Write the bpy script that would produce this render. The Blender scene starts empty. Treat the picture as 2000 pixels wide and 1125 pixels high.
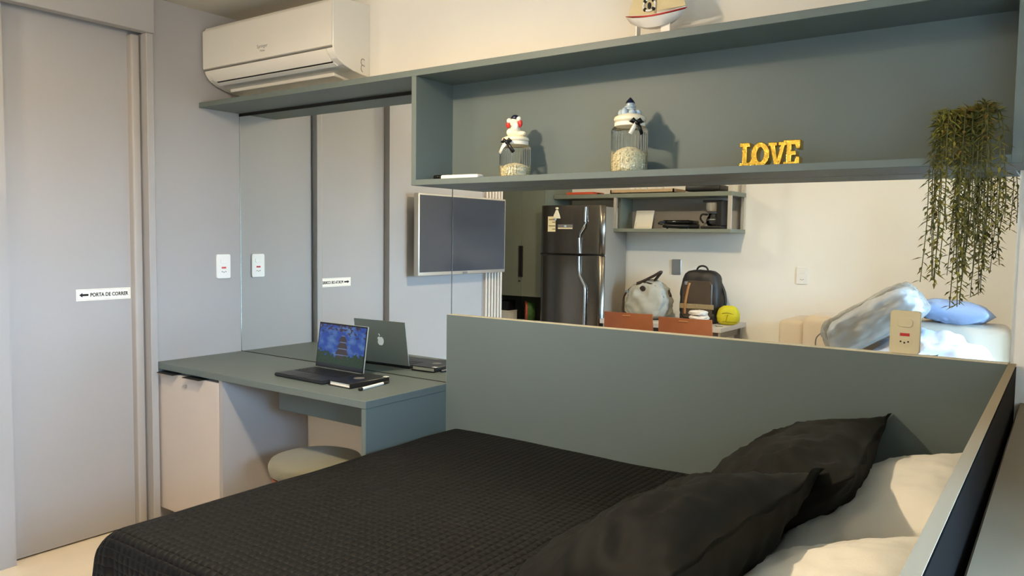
import bpy, bmesh, math, random
from mathutils import Vector, Matrix, noise

random.seed(7)
C = bpy.context.scene.collection
SC = bpy.context.scene
PI = math.pi

# ------------------------------------------------------------------ camera
def look(yaw, pitch, roll):
    fwd = Vector((-math.sin(yaw), math.cos(yaw), 0)); right = Vector((math.cos(yaw), math.sin(yaw), 0)); up = Vector((0, 0, 1))
    f2 = fwd * math.cos(pitch) + up * math.sin(pitch); u2 = up * math.cos(pitch) - fwd * math.sin(pitch)
    r3 = right * math.cos(roll) + u2 * math.sin(roll); u3 = u2 * math.cos(roll) - right * math.sin(roll)
    return Matrix((r3, u3, -f2)).transposed().to_4x4()
cam = bpy.data.objects.new('camera', bpy.data.cameras.new('camera'))
C.objects.link(cam)
cam.data.sensor_width = 36
cam.data.lens = 1524.19 / 2000 * 36
cam.data.clip_start = 0.05
cam.matrix_world = Matrix.Translation((3.3702, -2.3868, 1.3391)) @ look(0.61935, -0.06509, 0.01318)
SC.camera = cam

# ------------------------------------------------------------------ world, lights, exposure
SC.view_settings.view_transform = 'Standard'
SC.view_settings.look = 'None'
SC.view_settings.exposure = 1.0
SC.view_settings.gamma = 1.0
SC.view_settings.use_curve_mapping = False
SC.cycles.max_bounces = 12
SC.cycles.glossy_bounces = 6
SC.cycles.transparent_max_bounces = 16
SC.cycles.caustics_reflective = True
SC.cycles.caustics_refractive = False
SC.cycles.blur_glossy = 0.0
SC.cycles.sample_clamp_indirect = 6.0

w = bpy.data.worlds.new('world'); SC.world = w; w.use_nodes = True
wn_ = w.node_tree.nodes; wl_ = w.node_tree.links; wb = wn_['Background']
# clear evening sky: bright above the horizon, paler low down, dim ground below
tcw = wn_.new('ShaderNodeTexCoord'); spw = wn_.new('ShaderNodeSeparateXYZ'); wl_.new(tcw.outputs['Generated'], spw.inputs[0])
mpw = wn_.new('ShaderNodeMapRange'); mpw.inputs['From Min'].default_value = -1; mpw.inputs['From Max'].default_value = 1
wl_.new(spw.outputs[2], mpw.inputs['Value'])
rpw = wn_.new('ShaderNodeValToRGB'); wl_.new(mpw.outputs[0], rpw.inputs['Fac']); wl_.new(rpw.outputs['Color'], wb.inputs['Color'])
e_ = rpw.color_ramp.elements
e_[0].position = 0.0; e_[0].color = (0.05, 0.055, 0.06, 1)
e_[1].position = 1.0; e_[1].color = (0.25, 0.50, 1.0, 1)
for p_, c_ in ((0.496, (0.07, 0.08, 0.09, 1)), (0.510, (0.41, 0.67, 1.0, 1)), (0.60, (0.41, 0.67, 1.0, 1))):
    n_ = e_.new(p_); n_.color = c_
wb.inputs['Strength'].default_value = 48.0

def lamp(name, loc, power, col, radius):
    l = bpy.data.lights.new(name, 'POINT'); l.energy = power; l.color = col; l.shadow_soft_size = radius
    o = bpy.data.objects.new(name, l); C.objects.link(o); o.location = loc
    return o
WARM = (1.0, 0.80, 0.54)
lamp('bed_lamp', (1.62, -1.22, 2.26), 26, WARM, 0.06)
lamp('living_lamp', (2.5, -2.3, 2.26), 9, WARM, 0.06)
lamp('kitchen_lamp', (0.45, -1.95, 2.26), 22, (1.0, 0.86, 0.66), 0.06)
def down(name, loc, power, col, d):
    l = bpy.data.lights.new(name, 'AREA'); l.shape = 'DISK'; l.size = d; l.energy = power; l.color = col
    o = bpy.data.objects.new(name, l); C.objects.link(o); o.location = loc
down('bed_lamp_down', (1.62, -1.22, 2.20), 16, WARM, 0.09)
# the balcony window opening guides the sampling of the sky (adds no light of its own)
pl_ = bpy.data.lights.new('window_portal', 'AREA'); pl_.shape = 'RECTANGLE'; pl_.size = 1.1; pl_.size_y = 1.96
pl_.cycles.is_portal = True
po_ = bpy.data.objects.new('window_portal', pl_); C.objects.link(po_); po_.location = (4.955, -2.0, 0.98)
po_.rotation_euler = Matrix(((0, 0, 1), (1, 0, 0), (0, 1, 0))).to_euler()

# ------------------------------------------------------------------ materials
def lin(c):
    return tuple((x / 12.92 if x <= 0.04045 else ((x + 0.055) / 1.055) ** 2.4) for x in (v / 255 for v in c)) + (1,)
def mat(name, col, rough=0.5, metal=0.0, bump=0.0, bscale=200.0, var=0.0, vscale=4.0, spec=0.5, trans=0.0, emit=None, estr=0.0, coat=0.0, sheen=0.0):
    m = bpy.data.materials.new(name); m.use_nodes = True
    nt = m.node_tree; b = nt.nodes['Principled BSDF']
    c = lin(col)
    b.inputs['Base Color'].default_value = c
    b.inputs['Roughness'].default_value = rough; b.inputs['Metallic'].default_value = metal
    b.inputs['Specular IOR Level'].default_value = spec
    b.inputs['Transmission Weight'].default_value = trans
    b.inputs['Coat Weight'].default_value = coat
    b.inputs['Sheen Weight'].default_value = sheen
    if emit: b.inputs['Emission Color'].default_value = lin(emit); b.inputs['Emission Strength'].default_value = estr
    if var or bump:
        tc = nt.nodes.new('ShaderNodeTexCoord')
    if var:
        n = nt.nodes.new('ShaderNodeTexNoise'); n.inputs['Scale'].default_value = vscale; n.inputs['Detail'].default_value = 4
        nt.links.new(tc.outputs['Object'], n.inputs['Vector'])
        r = nt.nodes.new('ShaderNodeValToRGB')
        r.color_ramp.elements[0].position = 0.3; r.color_ramp.elements[1].position = 0.7
        r.color_ramp.elements[0].color = tuple(x * (1 - var) for x in c[:3]) + (1,)
        r.color_ramp.elements[1].color = tuple(min(1, x * (1 + var)) for x in c[:3]) + (1,)
        nt.links.new(n.outputs['Fac'], r.inputs['Fac']); nt.links.new(r.outputs['Color'], b.inputs['Base Color'])
    if bump:
        n2 = nt.nodes.new('ShaderNodeTexNoise'); n2.inputs['Scale'].default_value = bscale; n2.inputs['Detail'].default_value = 3
        nt.links.new(tc.outputs['Object'], n2.inputs['Vector'])
        bp = nt.nodes.new('ShaderNodeBump'); bp.inputs['Strength'].default_value = bump; bp.inputs['Distance'].default_value = 0.004
        nt.links.new(n2.outputs['Fac'], bp.inputs['Height']); nt.links.new(bp.outputs['Normal'], b.inputs['Normal'])
    return m
def pane_mat(name, tint, gloss, rough=0.02, body=None, bodyf=0.0):
    """thin clear sheet: transparent + fresnel gloss, optionally a milky share"""
    m = bpy.data.materials.new(name); m.use_nodes = True; nt = m.node_tree
    for n in list(nt.nodes):
        if n.type == 'BSDF_PRINCIPLED': nt.nodes.remove(n)
    out = [n for n in nt.nodes if n.type == 'OUTPUT_MATERIAL'][0]
    t = nt.nodes.new('ShaderNodeBsdfTransparent'); t.inputs['Color'].default_value = tuple(tint) + (1,)
    g = nt.nodes.new('ShaderNodeBsdfGlossy'); g.inputs['Roughness'].default_value = rough
    fr = nt.nodes.new('ShaderNodeFresnel'); fr.inputs['IOR'].default_value = gloss
    mx = nt.nodes.new('ShaderNodeMixShader')
    nt.links.new(fr.outputs[0], mx.inputs[0]); nt.links.new(t.outputs[0], mx.inputs[1]); nt.links.new(g.outputs[0], mx.inputs[2])
    last = mx
    if body:
        d = nt.nodes.new('ShaderNodeBsdfDiffuse'); d.inputs['Color'].default_value = lin(body)
        m2 = nt.nodes.new('ShaderNodeMixShader'); m2.inputs[0].default_value = bodyf
        nt.links.new(mx.outputs[0], m2.inputs[1]); nt.links.new(d.outputs[0], m2.inputs[2]); last = m2
    nt.links.new(last.outputs[0], out.inputs['Surface'])
    return m

M = {}
M['laminate'] = mat('pale_grey_laminate', (166, 163, 161), 0.5, bump=0.03, bscale=500, var=0.012, vscale=3, spec=0.3)
M['laminate_warm'] = mat('beige_grey_laminate', (170, 164, 158), 0.5, bump=0.03, bscale=500, var=0.012, spec=0.3)
M['laminate_light'] = mat('cream_laminate', (206, 198, 186), 0.5, var=0.01, spec=0.3)
M['cabinet_door'] = mat('cabinet_door_laminate', (200, 190, 182), 0.5, bump=0.03, bscale=500, var=0.012, spec=0.3)
M['green'] = mat('grey_green_laminate', (100, 111, 109), 0.48, bump=0.03, bscale=600, var=0.015, vscale=5, spec=0.35)
M['green_matte'] = mat('grey_green_matte', (100, 111, 105), 0.8, bump=0.03, bscale=600, var=0.015, spec=0.08)
M['kitchen_green'] = mat('kitchen_grey_green', (122, 127, 114), 0.5, var=0.015, vscale=5, spec=0.3)
M['lit_band'] = mat('painted_lamplit_edge', (206, 198, 170), 0.4, var=0.01)
M['fridge_side'] = mat('fridge_side_grey', (150, 141, 128), 0.45, var=0.02, spec=0.3)
M['beige_edge'] = mat('beige_edge_band', (150, 138, 116), 0.8, spec=0.05)
M['green_edge'] = mat('pale_edge_band', (128, 140, 136), 0.45, var=0.01, spec=0.35)
M['wall'] = mat('white_paint', (240, 236, 227), 0.75, bump=0.06, bscale=260, var=0.012, spec=0.2)
M['ceiling'] = mat('ceiling_paint', (196, 190, 178), 0.8, bump=0.05, bscale=200, var=0.01, spec=0.2)
M['mirror'] = mat('mirror_silver', (238, 241, 238), 0.0, metal=1.0)
M['mirror_edge'] = mat('mirror_edge', (190, 200, 196), 0.08, metal=1.0)
M['black_gap'] = mat('black_profile', (22, 20, 18), 0.6)
M['black'] = mat('black_plastic', (20, 20, 21), 0.38, var=0.05)
M['black_gloss'] = mat('black_gloss', (10, 10, 11), 0.08)
M['white_plastic'] = mat('white_plastic', (238, 236, 230), 0.32, var=0.01)
M['ac_white'] = mat('air_conditioner_white', (226, 222, 212), 0.28, var=0.01)
M['ivory_plastic'] = mat('ivory_plastic', (214, 198, 158), 0.35, var=0.01)
M['red'] = mat('red_plastic', (188, 40, 32), 0.4, var=0.03)
M['grey_plastic'] = mat('grey_plastic', (120, 118, 114), 0.4, var=0.03)
M['chrome'] = mat('chrome', (210, 210, 208), 0.15, metal=1.0)
M['steel'] = None
M['silver'] = mat('silver_frame', (206, 200, 188), 0.35, metal=0.6)
M['alu'] = mat('aluminium', (176, 178, 178), 0.32, metal=0.9, var=0.02)
M['copper'] = mat('copper_wire', (196, 110, 72), 0.25, metal=1.0)
M['gold'] = mat('gold_glaze', (255, 212, 92), 0.12, metal=1.0, bump=0.5, bscale=120)
M['stool'] = mat('stool_fabric', (118, 116, 98), 0.8, bump=0.2, bscale=400, var=0.04, sheen=0.2)
M['white_linen'] = mat('white_linen', (242, 236, 222), 0.8, bump=0.15, bscale=300, var=0.015, vscale=9, sheen=0.15)
M['black_satin'] = mat('black_satin', (9, 9, 5), 0.7, bump=0.08, bscale=300, var=0.06, spec=0.18)
M['floor'] = mat('floor_tile', (242, 229, 206), 0.3, var=0.03, vscale=6, bump=0.02, bscale=60)
M['grout'] = mat('grout', (196, 184, 160), 0.8, var=0.02)
M['screen_tv'] = mat('television_screen', (62, 66, 74), 0.12, spec=0.6)
M['sofa'] = mat('sofa_fabric', (206, 192, 172), 0.9, bump=0.3, bscale=500, var=0.03, sheen=0.2)
M['brown'] = mat('brown_plywood', (148, 84, 48), 0.4, var=0.06, vscale=12)
M['table'] = mat('table_laminate', (206, 202, 198), 0.4, var=0.01)
M['canvas'] = mat('grey_canvas', (178, 178, 168), 0.85, bump=0.3, bscale=350, var=0.06, vscale=14)
M['dark_leather'] = mat('dark_leather', (58, 44, 38), 0.5, bump=0.2, bscale=200, var=0.08)
M['bp_black'] = mat('backpack_black', (34, 31, 29), 0.5, bump=0.2, bscale=400, var=0.08)
M['bp_brown'] = mat('backpack_brown', (78, 66, 54), 0.35, bump=0.1, bscale=300, var=0.08)
M['bp_tan'] = mat('backpack_tan', (168, 116, 66), 0.4, var=0.05)
M['bp_band'] = mat('backpack_band', (150, 132, 98), 0.7, var=0.12, vscale=60)
M['yellow'] = mat('yellow_nylon', (206, 196, 30), 0.6, bump=0.2, bscale=300, var=0.05)
M['yellow_seam'] = mat('dark_yellow_seam', (150, 140, 16), 0.7, var=0.05)
M['cloth_white'] = mat('white_cloth', (236, 230, 222), 0.85, bump=0.3, bscale=250, var=0.03)
M['blue_cloth'] = mat('light_blue_cotton', (150, 168, 200), 0.85, bump=0.2, bscale=250, var=0.06)
M['pale_blue'] = mat('pale_blue_white_cotton', (198, 204, 218), 0.85, bump=0.3, bscale=60, var=0.07, vscale=6)
M['orange_red'] = mat('orange_red_card', (206, 86, 52), 0.6, var=0.05)
M['wood'] = mat('pale_wood', (186, 158, 120), 0.5, var=0.08, vscale=20)
M['porcelain'] = mat('cream_porcelain', (240, 232, 206), 0.22, var=0.015)
M['navy'] = mat('navy_glaze', (28, 34, 60), 0.25, var=0.05)
M['pale_glaze'] = mat('pale_blue_glaze', (176, 192, 204), 0.25, var=0.05)
M['pearls'] = mat('cream_pebbles', (238, 226, 190), 0.6, bump=1.0, bscale=160, var=0.16, vscale=150)
M['stem'] = mat('plant_stem', (86, 88, 50), 0.7, var=0.08)
M['leaf'] = mat('plant_leaf_olive', (138, 132, 52), 0.6, var=0.25, vscale=30)
M['leaf2'] = mat('plant_leaf_dark', (98, 98, 50), 0.6, var=0.2, vscale=30)
M['leaf3'] = mat('plant_leaf_brownish', (132, 104, 48), 0.6, var=0.2, vscale=30)
M['sail'] = mat('sail_canvas', (214, 196, 152), 0.85, bump=0.3, bscale=400, var=0.03)
M['boat_white'] = mat('boat_white', (236, 230, 222), 0.35, var=0.01)
M['paper'] = mat('paper_white', (244, 238, 224), 0.7, var=0.01)
M['paper_cream'] = mat('paper_cream', (236, 220, 176), 0.7, var=0.02)
M['ink'] = mat('black_ink', (24, 24, 24), 0.7)
M['laptop'] = mat('laptop_aluminium', (160, 166, 160), 0.42, metal=0.25, var=0.01)
M['laptop_keys'] = mat('laptop_keys', (26, 27, 30), 0.45, var=0.04)
M['laptop_deck'] = mat('laptop_deck', (40, 42, 46), 0.4, metal=0.3)
M['logo_white'] = mat('logo_white', (235, 238, 236), 0.3, emit=(235, 238, 236), estr=0.15)
M['glass'] = pane_mat('fluted_glass', (0.93, 0.95, 0.94), 1.5)
M['window_glass'] = pane_mat('window_glass', (0.97, 0.98, 0.98), 1.3)
M['plastic_bag'] = pane_mat('clear_plastic', (0.95, 0.95, 0.93), 1.6, 0.10, (228, 226, 216), 0.22)
M['carafe_glass'] = pane_mat('carafe_glass', (0.5, 0.48, 0.45), 1.6)
M['watermelon_red'] = mat('melon_red', (190, 80, 60), 0.6, var=0.1, vscale=40)
M['watermelon_green'] = mat('melon_green', (66, 104, 46), 0.6, var=0.2, vscale=40)
M['lens'] = mat('lamp_lens', (255, 236, 200), 0.5, emit=(255, 214, 150), estr=6)
M['window_frame'] = mat('white_window_frame', (230, 230, 228), 0.4, var=0.01)
M['beige_console'] = mat('beige_lacquer', (140, 125, 103), 0.6, bump=0.05, var=0.03, spec=0.2)
M['headboard_shade'] = mat('painted_shade_black', (11, 10, 9), 0.8, var=0.05, spec=0.1)

def steel_mat():
    m = bpy.data.materials.new('brushed_steel'); m.use_nodes = True; nt = m.node_tree; b = nt.nodes['Principled BSDF']
    b.inputs['Metallic'].default_value = 0.95; b.inputs['Roughness'].default_value = 0.22
    b.inputs['Anisotropic'].default_value = 0.5
    tc = nt.nodes.new('ShaderNodeTexCoord'); mp = nt.nodes.new('ShaderNodeMapping'); mp.inputs['Scale'].default_value = (300, 300, 3)
    n = nt.nodes.new('ShaderNodeTexNoise'); n.inputs['Scale'].default_value = 1; n.inputs['Detail'].default_value = 2
    r = nt.nodes.new('ShaderNodeValToRGB'); r.color_ramp.elements[0].color = lin((112, 106, 98)); r.color_ramp.elements[1].color = lin((134, 127, 117))
    nt.links.new(tc.outputs['Object'], mp.inputs['Vector']); nt.links.new(mp.outputs[0], n.inputs['Vector'])
    nt.links.new(n.outputs['Fac'], r.inputs['Fac']); nt.links.new(r.outputs[0], b.inputs['Base Color'])
    return m
M['steel'] = steel_mat()

def quilt_mat():
    m = bpy.data.materials.new('black_quilt'); m.use_nodes = True; nt = m.node_tree; b = nt.nodes['Principled BSDF']
    b.inputs['Base Color'].default_value = lin((12, 12, 11)); b.inputs['Roughness'].default_value = 0.65
    b.inputs['Specular IOR Level'].default_value = 0.2
    tc = nt.nodes.new('ShaderNodeTexCoord'); sp = nt.nodes.new('ShaderNodeSeparateXYZ'); nt.links.new(tc.outputs['UV'], sp.inputs[0])
    nz = nt.nodes.new('ShaderNodeTexNoise'); nz.inputs['Scale'].default_value = 9; nt.links.new(tc.outputs['UV'], nz.inputs['Vector'])
    def math_(op, a, bb=None, v=None):
        n = nt.nodes.new('ShaderNodeMath'); n.operation = op
        nt.links.new(a, n.inputs[0])
        if bb is not None: nt.links.new(bb, n.inputs[1])
        if v is not None: n.inputs[1].default_value = v
        return n.outputs[0]
    wob = math_('MULTIPLY', nz.outputs['Fac'], v=0.012)
    def rib(src, pitch, pw):
        a = math_('ADD', src, wob)
        s = math_('SINE', math_('MULTIPLY', a, v=PI / pitch))
        return math_('POWER', math_('ABSOLUTE', s), v=pw)
    rx = rib(sp.outputs[0], 0.024, 0.55); ry = rib(sp.outputs[1], 0.024, 0.3)
    h = math_('MULTIPLY', rx, ry)
    bp = nt.nodes.new('ShaderNodeBump'); bp.inputs['Strength'].default_value = 1.0; bp.inputs['Distance'].default_value = 0.006
    nt.links.new(h, bp.inputs['Height']); nt.links.new(bp.outputs['Normal'], b.inputs['Normal'])
    return m
M['quilt'] = quilt_mat()

def wallpaper_mat():
    """desktop picture on a lit screen: blue sky, a tiered tower, foliage; laid out in the screen's own UV"""
    m = bpy.data.materials.new('laptop_picture'); m.use_nodes = True; nt = m.node_tree; b = nt.nodes['Principled BSDF']
    b.inputs['Base Color'].default_value = (0.005, 0.005, 0.006, 1); b.inputs['Roughness'].default_value = 0.15
    tc = nt.nodes.new('ShaderNodeTexCoord'); sp = nt.nodes.new('ShaderNodeSeparateXYZ'); nt.links.new(tc.outputs['UV'], sp.inputs[0])
    L = nt.links
    def N(op, a, bb):
        n = nt.nodes.new('ShaderNodeMath'); n.operation = op
        for i, x in enumerate((a, bb)):
            if isinstance(x, (int, float)): n.inputs[i].default_value = x
            else: L.new(x, n.inputs[i])
        return n.outputs[0]
    def mixc(f, a, c):
        n = nt.nodes.new('ShaderNodeMix'); n.data_type = 'RGBA'
        L.new(f, n.inputs[0]) if not isinstance(f, (int, float)) else None
        for i, x in ((6, a), (7, c)):
            if isinstance(x, tuple): n.inputs[i].default_value = x
            else: L.new(x, n.inputs[i])
        return n.outputs[2]
    def noise_(scale, detail=5):
        n = nt.nodes.new('ShaderNodeTexNoise'); n.inputs['Scale'].default_value = scale; n.inputs['Detail'].default_value = detail
        L.new(tc.outputs['UV'], n.inputs['Vector']); return n.outputs['Fac']
    u, v = sp.outputs[0], sp.outputs[1]
    n1, n2, n3 = noise_(5), noise_(14), noise_(30)
    sky = mixc(N('MULTIPLY', N('SUBTRACT', n1, 0.45), 4.0), lin((34, 84, 186)), lin((110, 156, 214)))
    for n in nt.nodes:
        if n.type == 'MIX': n.clamp_factor = True
    # tower: tiers narrowing with height
    du = N('ABSOLUTE', N('SUBTRACT', u, 0.53), 0.0)
    tier = N('FRACT', N('MULTIPLY', v, 6.5), 0.0)
    half = N('ADD', N('MULTIPLY', N('SUBTRACT', 0.80, v), 0.17), N('MULTIPLY', tier, -0.035))
    inside = N('MULTIPLY', N('LESS_THAN', du, N('ADD', half, 0.06)), N('MULTIPLY', N('LESS_THAN', v, 0.77), N('GREATER_THAN', v, 0.1)))
    tower_c = mixc(N('GREATER_THAN', tier, 0.84), mixc(n3, lin((34, 30, 40)), lin((96, 78, 78))), lin((120, 138, 176)))
    c = mixc(inside, sky, tower_c)
    # trees below
    tree = N('LESS_THAN', v, N('ADD', N('MULTIPLY', n2, 0.5), N('MULTIPLY', N('ABSOLUTE', N('SUBTRACT', u, 0.5), 0), 0.25)))
    tree2 = N('MULTIPLY', tree, N('LESS_THAN', v, 0.42))
    c = mixc(tree2, c, mixc(n3, lin((8, 20, 18)), lin((58, 96, 62))))
    # branches above
    br = N('MULTIPLY', N('GREATER_THAN', N('ADD', n2, N('MULTIPLY', v, 0.42)), 0.92), N('GREATER_THAN', N('ADD', v, N('MULTIPLY', N('ABSOLUTE', N('SUBTRACT', u, 0.5), 0), 0.8)), 0.72))
    c = mixc(br, c, mixc(n3, lin((24, 24, 48)), lin((96, 66, 92))))
    edge = N('LESS_THAN', v, 0.06)
    c = mixc(edge, c, lin((30, 34, 46)))
    L.new(c, b.inputs['Emission Color']); b.inputs['Emission Strength'].default_value = 0.27
    return m
M['wallpaper'] = wallpaper_mat()

# ------------------------------------------------------------------ mesh helpers
ABS = {}          # roots whose parts are modelled in room coordinates
def mesh_obj(name, bm, m, parent=None, smooth=False, angle=None):
    me = bpy.data.meshes.new(name)
    bmesh.ops.recalc_face_normals(bm, faces=bm.faces[:])
    bm.to_mesh(me); bm.free()
    o = bpy.data.objects.new(name, me); C.objects.link(o)
    for x in (m if isinstance(m, (list, tuple)) else [m]): me.materials.append(x)
    if smooth:
        for p in me.polygons: p.use_smooth = True
        if angle:
            try: me.set_sharp_from_angle(angle=math.radians(angle))
            except Exception: pass
    if parent is not None:
        o.parent = parent
        if parent.name in ABS: o.location = -parent.location
    return o
def thing(name, label, cat, loc=(0, 0, 0), rot=(0, 0, 0), group=None, local=False):
    o = bpy.data.objects.new(name, None); C.objects.link(o); o.empty_display_size = 0.05
    o.location = loc; o.rotation_euler = rot; o['label'] = label; o['category'] = cat
    if group: o['group'] = group
    if not local: ABS[o.name] = 1
    return o
def tag(o, label, cat, group=None):
    o['label'] = label; o['category'] = cat
    if group: o['group'] = group
    return o
def struct(name, bm, m, parent=None, **k):
    o = mesh_obj(name, bm, m, parent, **k)
    if parent is None: o['kind'] = 'structure'
    return o
def copy_tree(o, parent=None):
    c = o.copy(); C.objects.link(c); c.parent = parent
    if o.name in ABS: ABS[c.name] = 1
    for ch in list(o.children): copy_tree(ch, c)
    return c
def B(x0, x1, y0, y1, z0, z1, bev=0.0, seg=2, bm=None, mi=0):
    """box, optionally with rounded edges, appended to bm"""
    t = bmesh.new()
    bmesh.ops.create_cube(t, size=1)
    bmesh.ops.transform(t, matrix=Matrix.Translation(((x0 + x1) / 2, (y0 + y1) / 2, (z0 + z1) / 2)) @ Matrix.Diagonal((abs(x1 - x0), abs(y1 - y0), abs(z1 - z0), 1)), verts=t.verts)
    if bev: bmesh.ops.bevel(t, geom=t.edges[:], offset=bev, segments=seg, affect='EDGES', profile=0.5)
    for f in t.faces: f.material_index = mi
    if bm is None: return t
    return merge(bm, t)
def merge(bm, t, mtx=None):
    if mtx is not None: bmesh.ops.transform(t, matrix=mtx, verts=t.verts)
    me = bpy.data.meshes.new('tmp'); t.to_mesh(me); t.free(); bm.from_mesh(me); bpy.data.meshes.remove(me)
    return bm
def cyl(p0, p1, r0, r1=None, seg=16, bm=None, caps=True):
    p0, p1 = Vector(p0), Vector(p1); r1 = r0 if r1 is None else r1
    t = bmesh.new(); d = p1 - p0
    bmesh.ops.create_cone(t, cap_ends=caps, segments=seg, radius1=r0, radius2=r1, depth=d.length)
    q = d.to_track_quat('Z', 'Y').to_matrix().to_4x4()
    bmesh.ops.transform(t, matrix=Matrix.Translation((p0 + p1) / 2) @ q, verts=t.verts)
    return t if bm is None else merge(bm, t)
def tube(pts, r, seg=8, bm=None, flat=1.0):
    """tube along a polyline; r a number or a list; flat squashes it into a strap"""
    pts = [Vector(p) for p in pts]; n = len(pts)
    R = r if isinstance(r, (list, tuple)) else [r] * n
    t = bmesh.new(); rings = []
    ref = Vector((0.03, 0.05, 1)).normalized()
    for i, p in enumerate(pts):
        d = (pts[min(i + 1, n - 1)] - pts[max(i - 1, 0)]).normalized()
        a = d.cross(ref)
        if a.length < 1e-3: a = d.cross(Vector((0, 1, 0)))
        a.normalize(); b_ = d.cross(a).normalized()
        rings.append([t.verts.new(p + (a * math.cos(k * 2 * PI / seg) * flat + b_ * math.sin(k * 2 * PI / seg)) * R[i]) for k in range(seg)])
    for i in range(n - 1):
        for k in range(seg):
            t.faces.new((rings[i][k], rings[i][(k + 1) % seg], rings[i + 1][(k + 1) % seg], rings[i + 1][k]))
    t.faces.new(rings[0][::-1]); t.faces.new(rings[-1])
    return t if bm is None else merge(bm, t)
def spline(pts, n=6):
    """Catmull-Rom through points"""
    P = [Vector(p) for p in pts]; P = [P[0] * 2 - P[1]] + P + [P[-1] * 2 - P[-2]]
    out = []
    for i in range(1, len(P) - 2):
        for k in range(n):
            t = k / n
            a, b_, c, d = P[i - 1], P[i], P[i + 1], P[i + 2]
            out.append(0.5 * ((2 * b_) + (c - a) * t + (2 * a - 5 * b_ + 4 * c - d) * t * t + (3 * b_ - a - 3 * c + d) * t ** 3))
    out.append(P[-2]); return out
def lathe(prof, seg=32, bm=None, flute=0.0, nfl=0, z0=None, z1=None, loc=(0, 0, 0)):
    t = bmesh.new(); rings = []
    for (r, z) in prof:
        ring = []
        for k in range(seg):
            a = k * 2 * PI / seg; rr = r
            if flute and z0 <= z <= z1: rr = r * (1 + flute * abs(math.cos(a * nfl / 2)) - flute)
            ring.append(t.verts.new((loc[0] + rr * math.cos(a), loc[1] + rr * math.sin(a), loc[2] + z)))
        rings.append(ring)
    for i in range(len(rings) - 1):
        for k in range(seg):
            t.faces.new((rings[i][k], rings[i][(k + 1) % seg], rings[i + 1][(k + 1) % seg], rings[i + 1][k]))
    if prof[0][0] > 1e-6: t.faces.new(rings[0][::-1])
    if prof[-1][0] > 1e-6: t.faces.new(rings[-1])
    bmesh.ops.remove_doubles(t, verts=t.verts, dist=1e-6)
    return t if bm is None else merge(bm, t)
def prism(poly, depth, mtx=None, bm=None, bev=0.0):
    """polygon in XY extruded along +Z, then placed by mtx"""
    t = bmesh.new()
    f = t.faces.new([t.verts.new((x, y, 0)) for x, y in poly])
    r = bmesh.ops.extrude_face_region(t, geom=[f])
    bmesh.ops.translate(t, vec=(0, 0, depth), verts=[v for v in r['geom'] if isinstance(v, bmesh.types.BMVert)])
    bmesh.ops.recalc_face_normals(t, faces=t.faces[:])
    if bev: bmesh.ops.bevel(t, geom=t.edges[:], offset=bev, segments=1, affect='EDGES')
    if mtx is not None: bmesh.ops.transform(t, matrix=mtx, verts=t.verts)
    return t if bm is None else merge(bm, t)
def extr_x(poly_yz, x0, x1, bm=None, bev=0.0):
    """profile in (y,z) extruded along x"""
    m = Matrix(((0, 0, 1, x0), (1, 0, 0, 0), (0, 1, 0, 0), (0, 0, 0, 1)))
    return prism(poly_yz, x1 - x0, m, bm, bev)
def ball(c, rx, ry=None, rz=None, u=20, v=12, bm=None):
    ry = rx if ry is None else ry; rz = rx if rz is None else rz
    t = bmesh.new(); bmesh.ops.create_uvsphere(t, u_segments=u, v_segments=v, radius=1)
    bmesh.ops.transform(t, matrix=Matrix.Translation(c) @ Matrix.Diagonal((rx, ry, rz, 1)), verts=t.verts)
    return t if bm is None else merge(bm, t)
def basis(o, x, y):
    x = Vector(x).normalized(); y = Vector(y).normalized(); z = x.cross(y)
    m = Matrix((x, y, z)).transposed().to_4x4(); m.translation = Vector(o); return m
def text_bm(s, size, mtx, ext=0.0006, align='LEFT', width=None, bold=0.0):
    cu = bpy.data.curves.new('t', 'FONT'); cu.body = s; cu.size = size; cu.extrude = ext; cu.align_x = align; cu.offset = bold; cu.resolution_u = 3
    o = bpy.data.objects.new('t', cu); C.objects.link(o)
    bpy.context.view_layer.update()
    me = bpy.data.meshes.new_from_object(o.evaluated_get(bpy.context.evaluated_depsgraph_get()))
    bpy.data.objects.remove(o); bpy.data.curves.remove(cu)
    t = bmesh.new(); t.from_mesh(me); bpy.data.meshes.remove(me)
    if width:
        xs = [v.co.x for v in t.verts]; k = width / (max(xs) - min(xs))
        bmesh.ops.transform(t, matrix=Matrix.Diagonal((k, 1, 1, 1)), verts=t.verts)
    bmesh.ops.transform(t, matrix=mtx, verts=t.verts)
    return t
def rounded(w_, h_, r, n=5):
    out = []
    for cx, cy, a0 in ((w_ / 2 - r, h_ / 2 - r, 0), (-w_ / 2 + r, h_ / 2 - r, 90), (-w_ / 2 + r, -h_ / 2 + r, 180), (w_ / 2 - r, -h_ / 2 + r, 270)):
        for k in range(n + 1):
            a = math.radians(a0 + 90 * k / n); out.append((cx + r * math.cos(a), cy + r * math.sin(a)))
    return out
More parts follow.
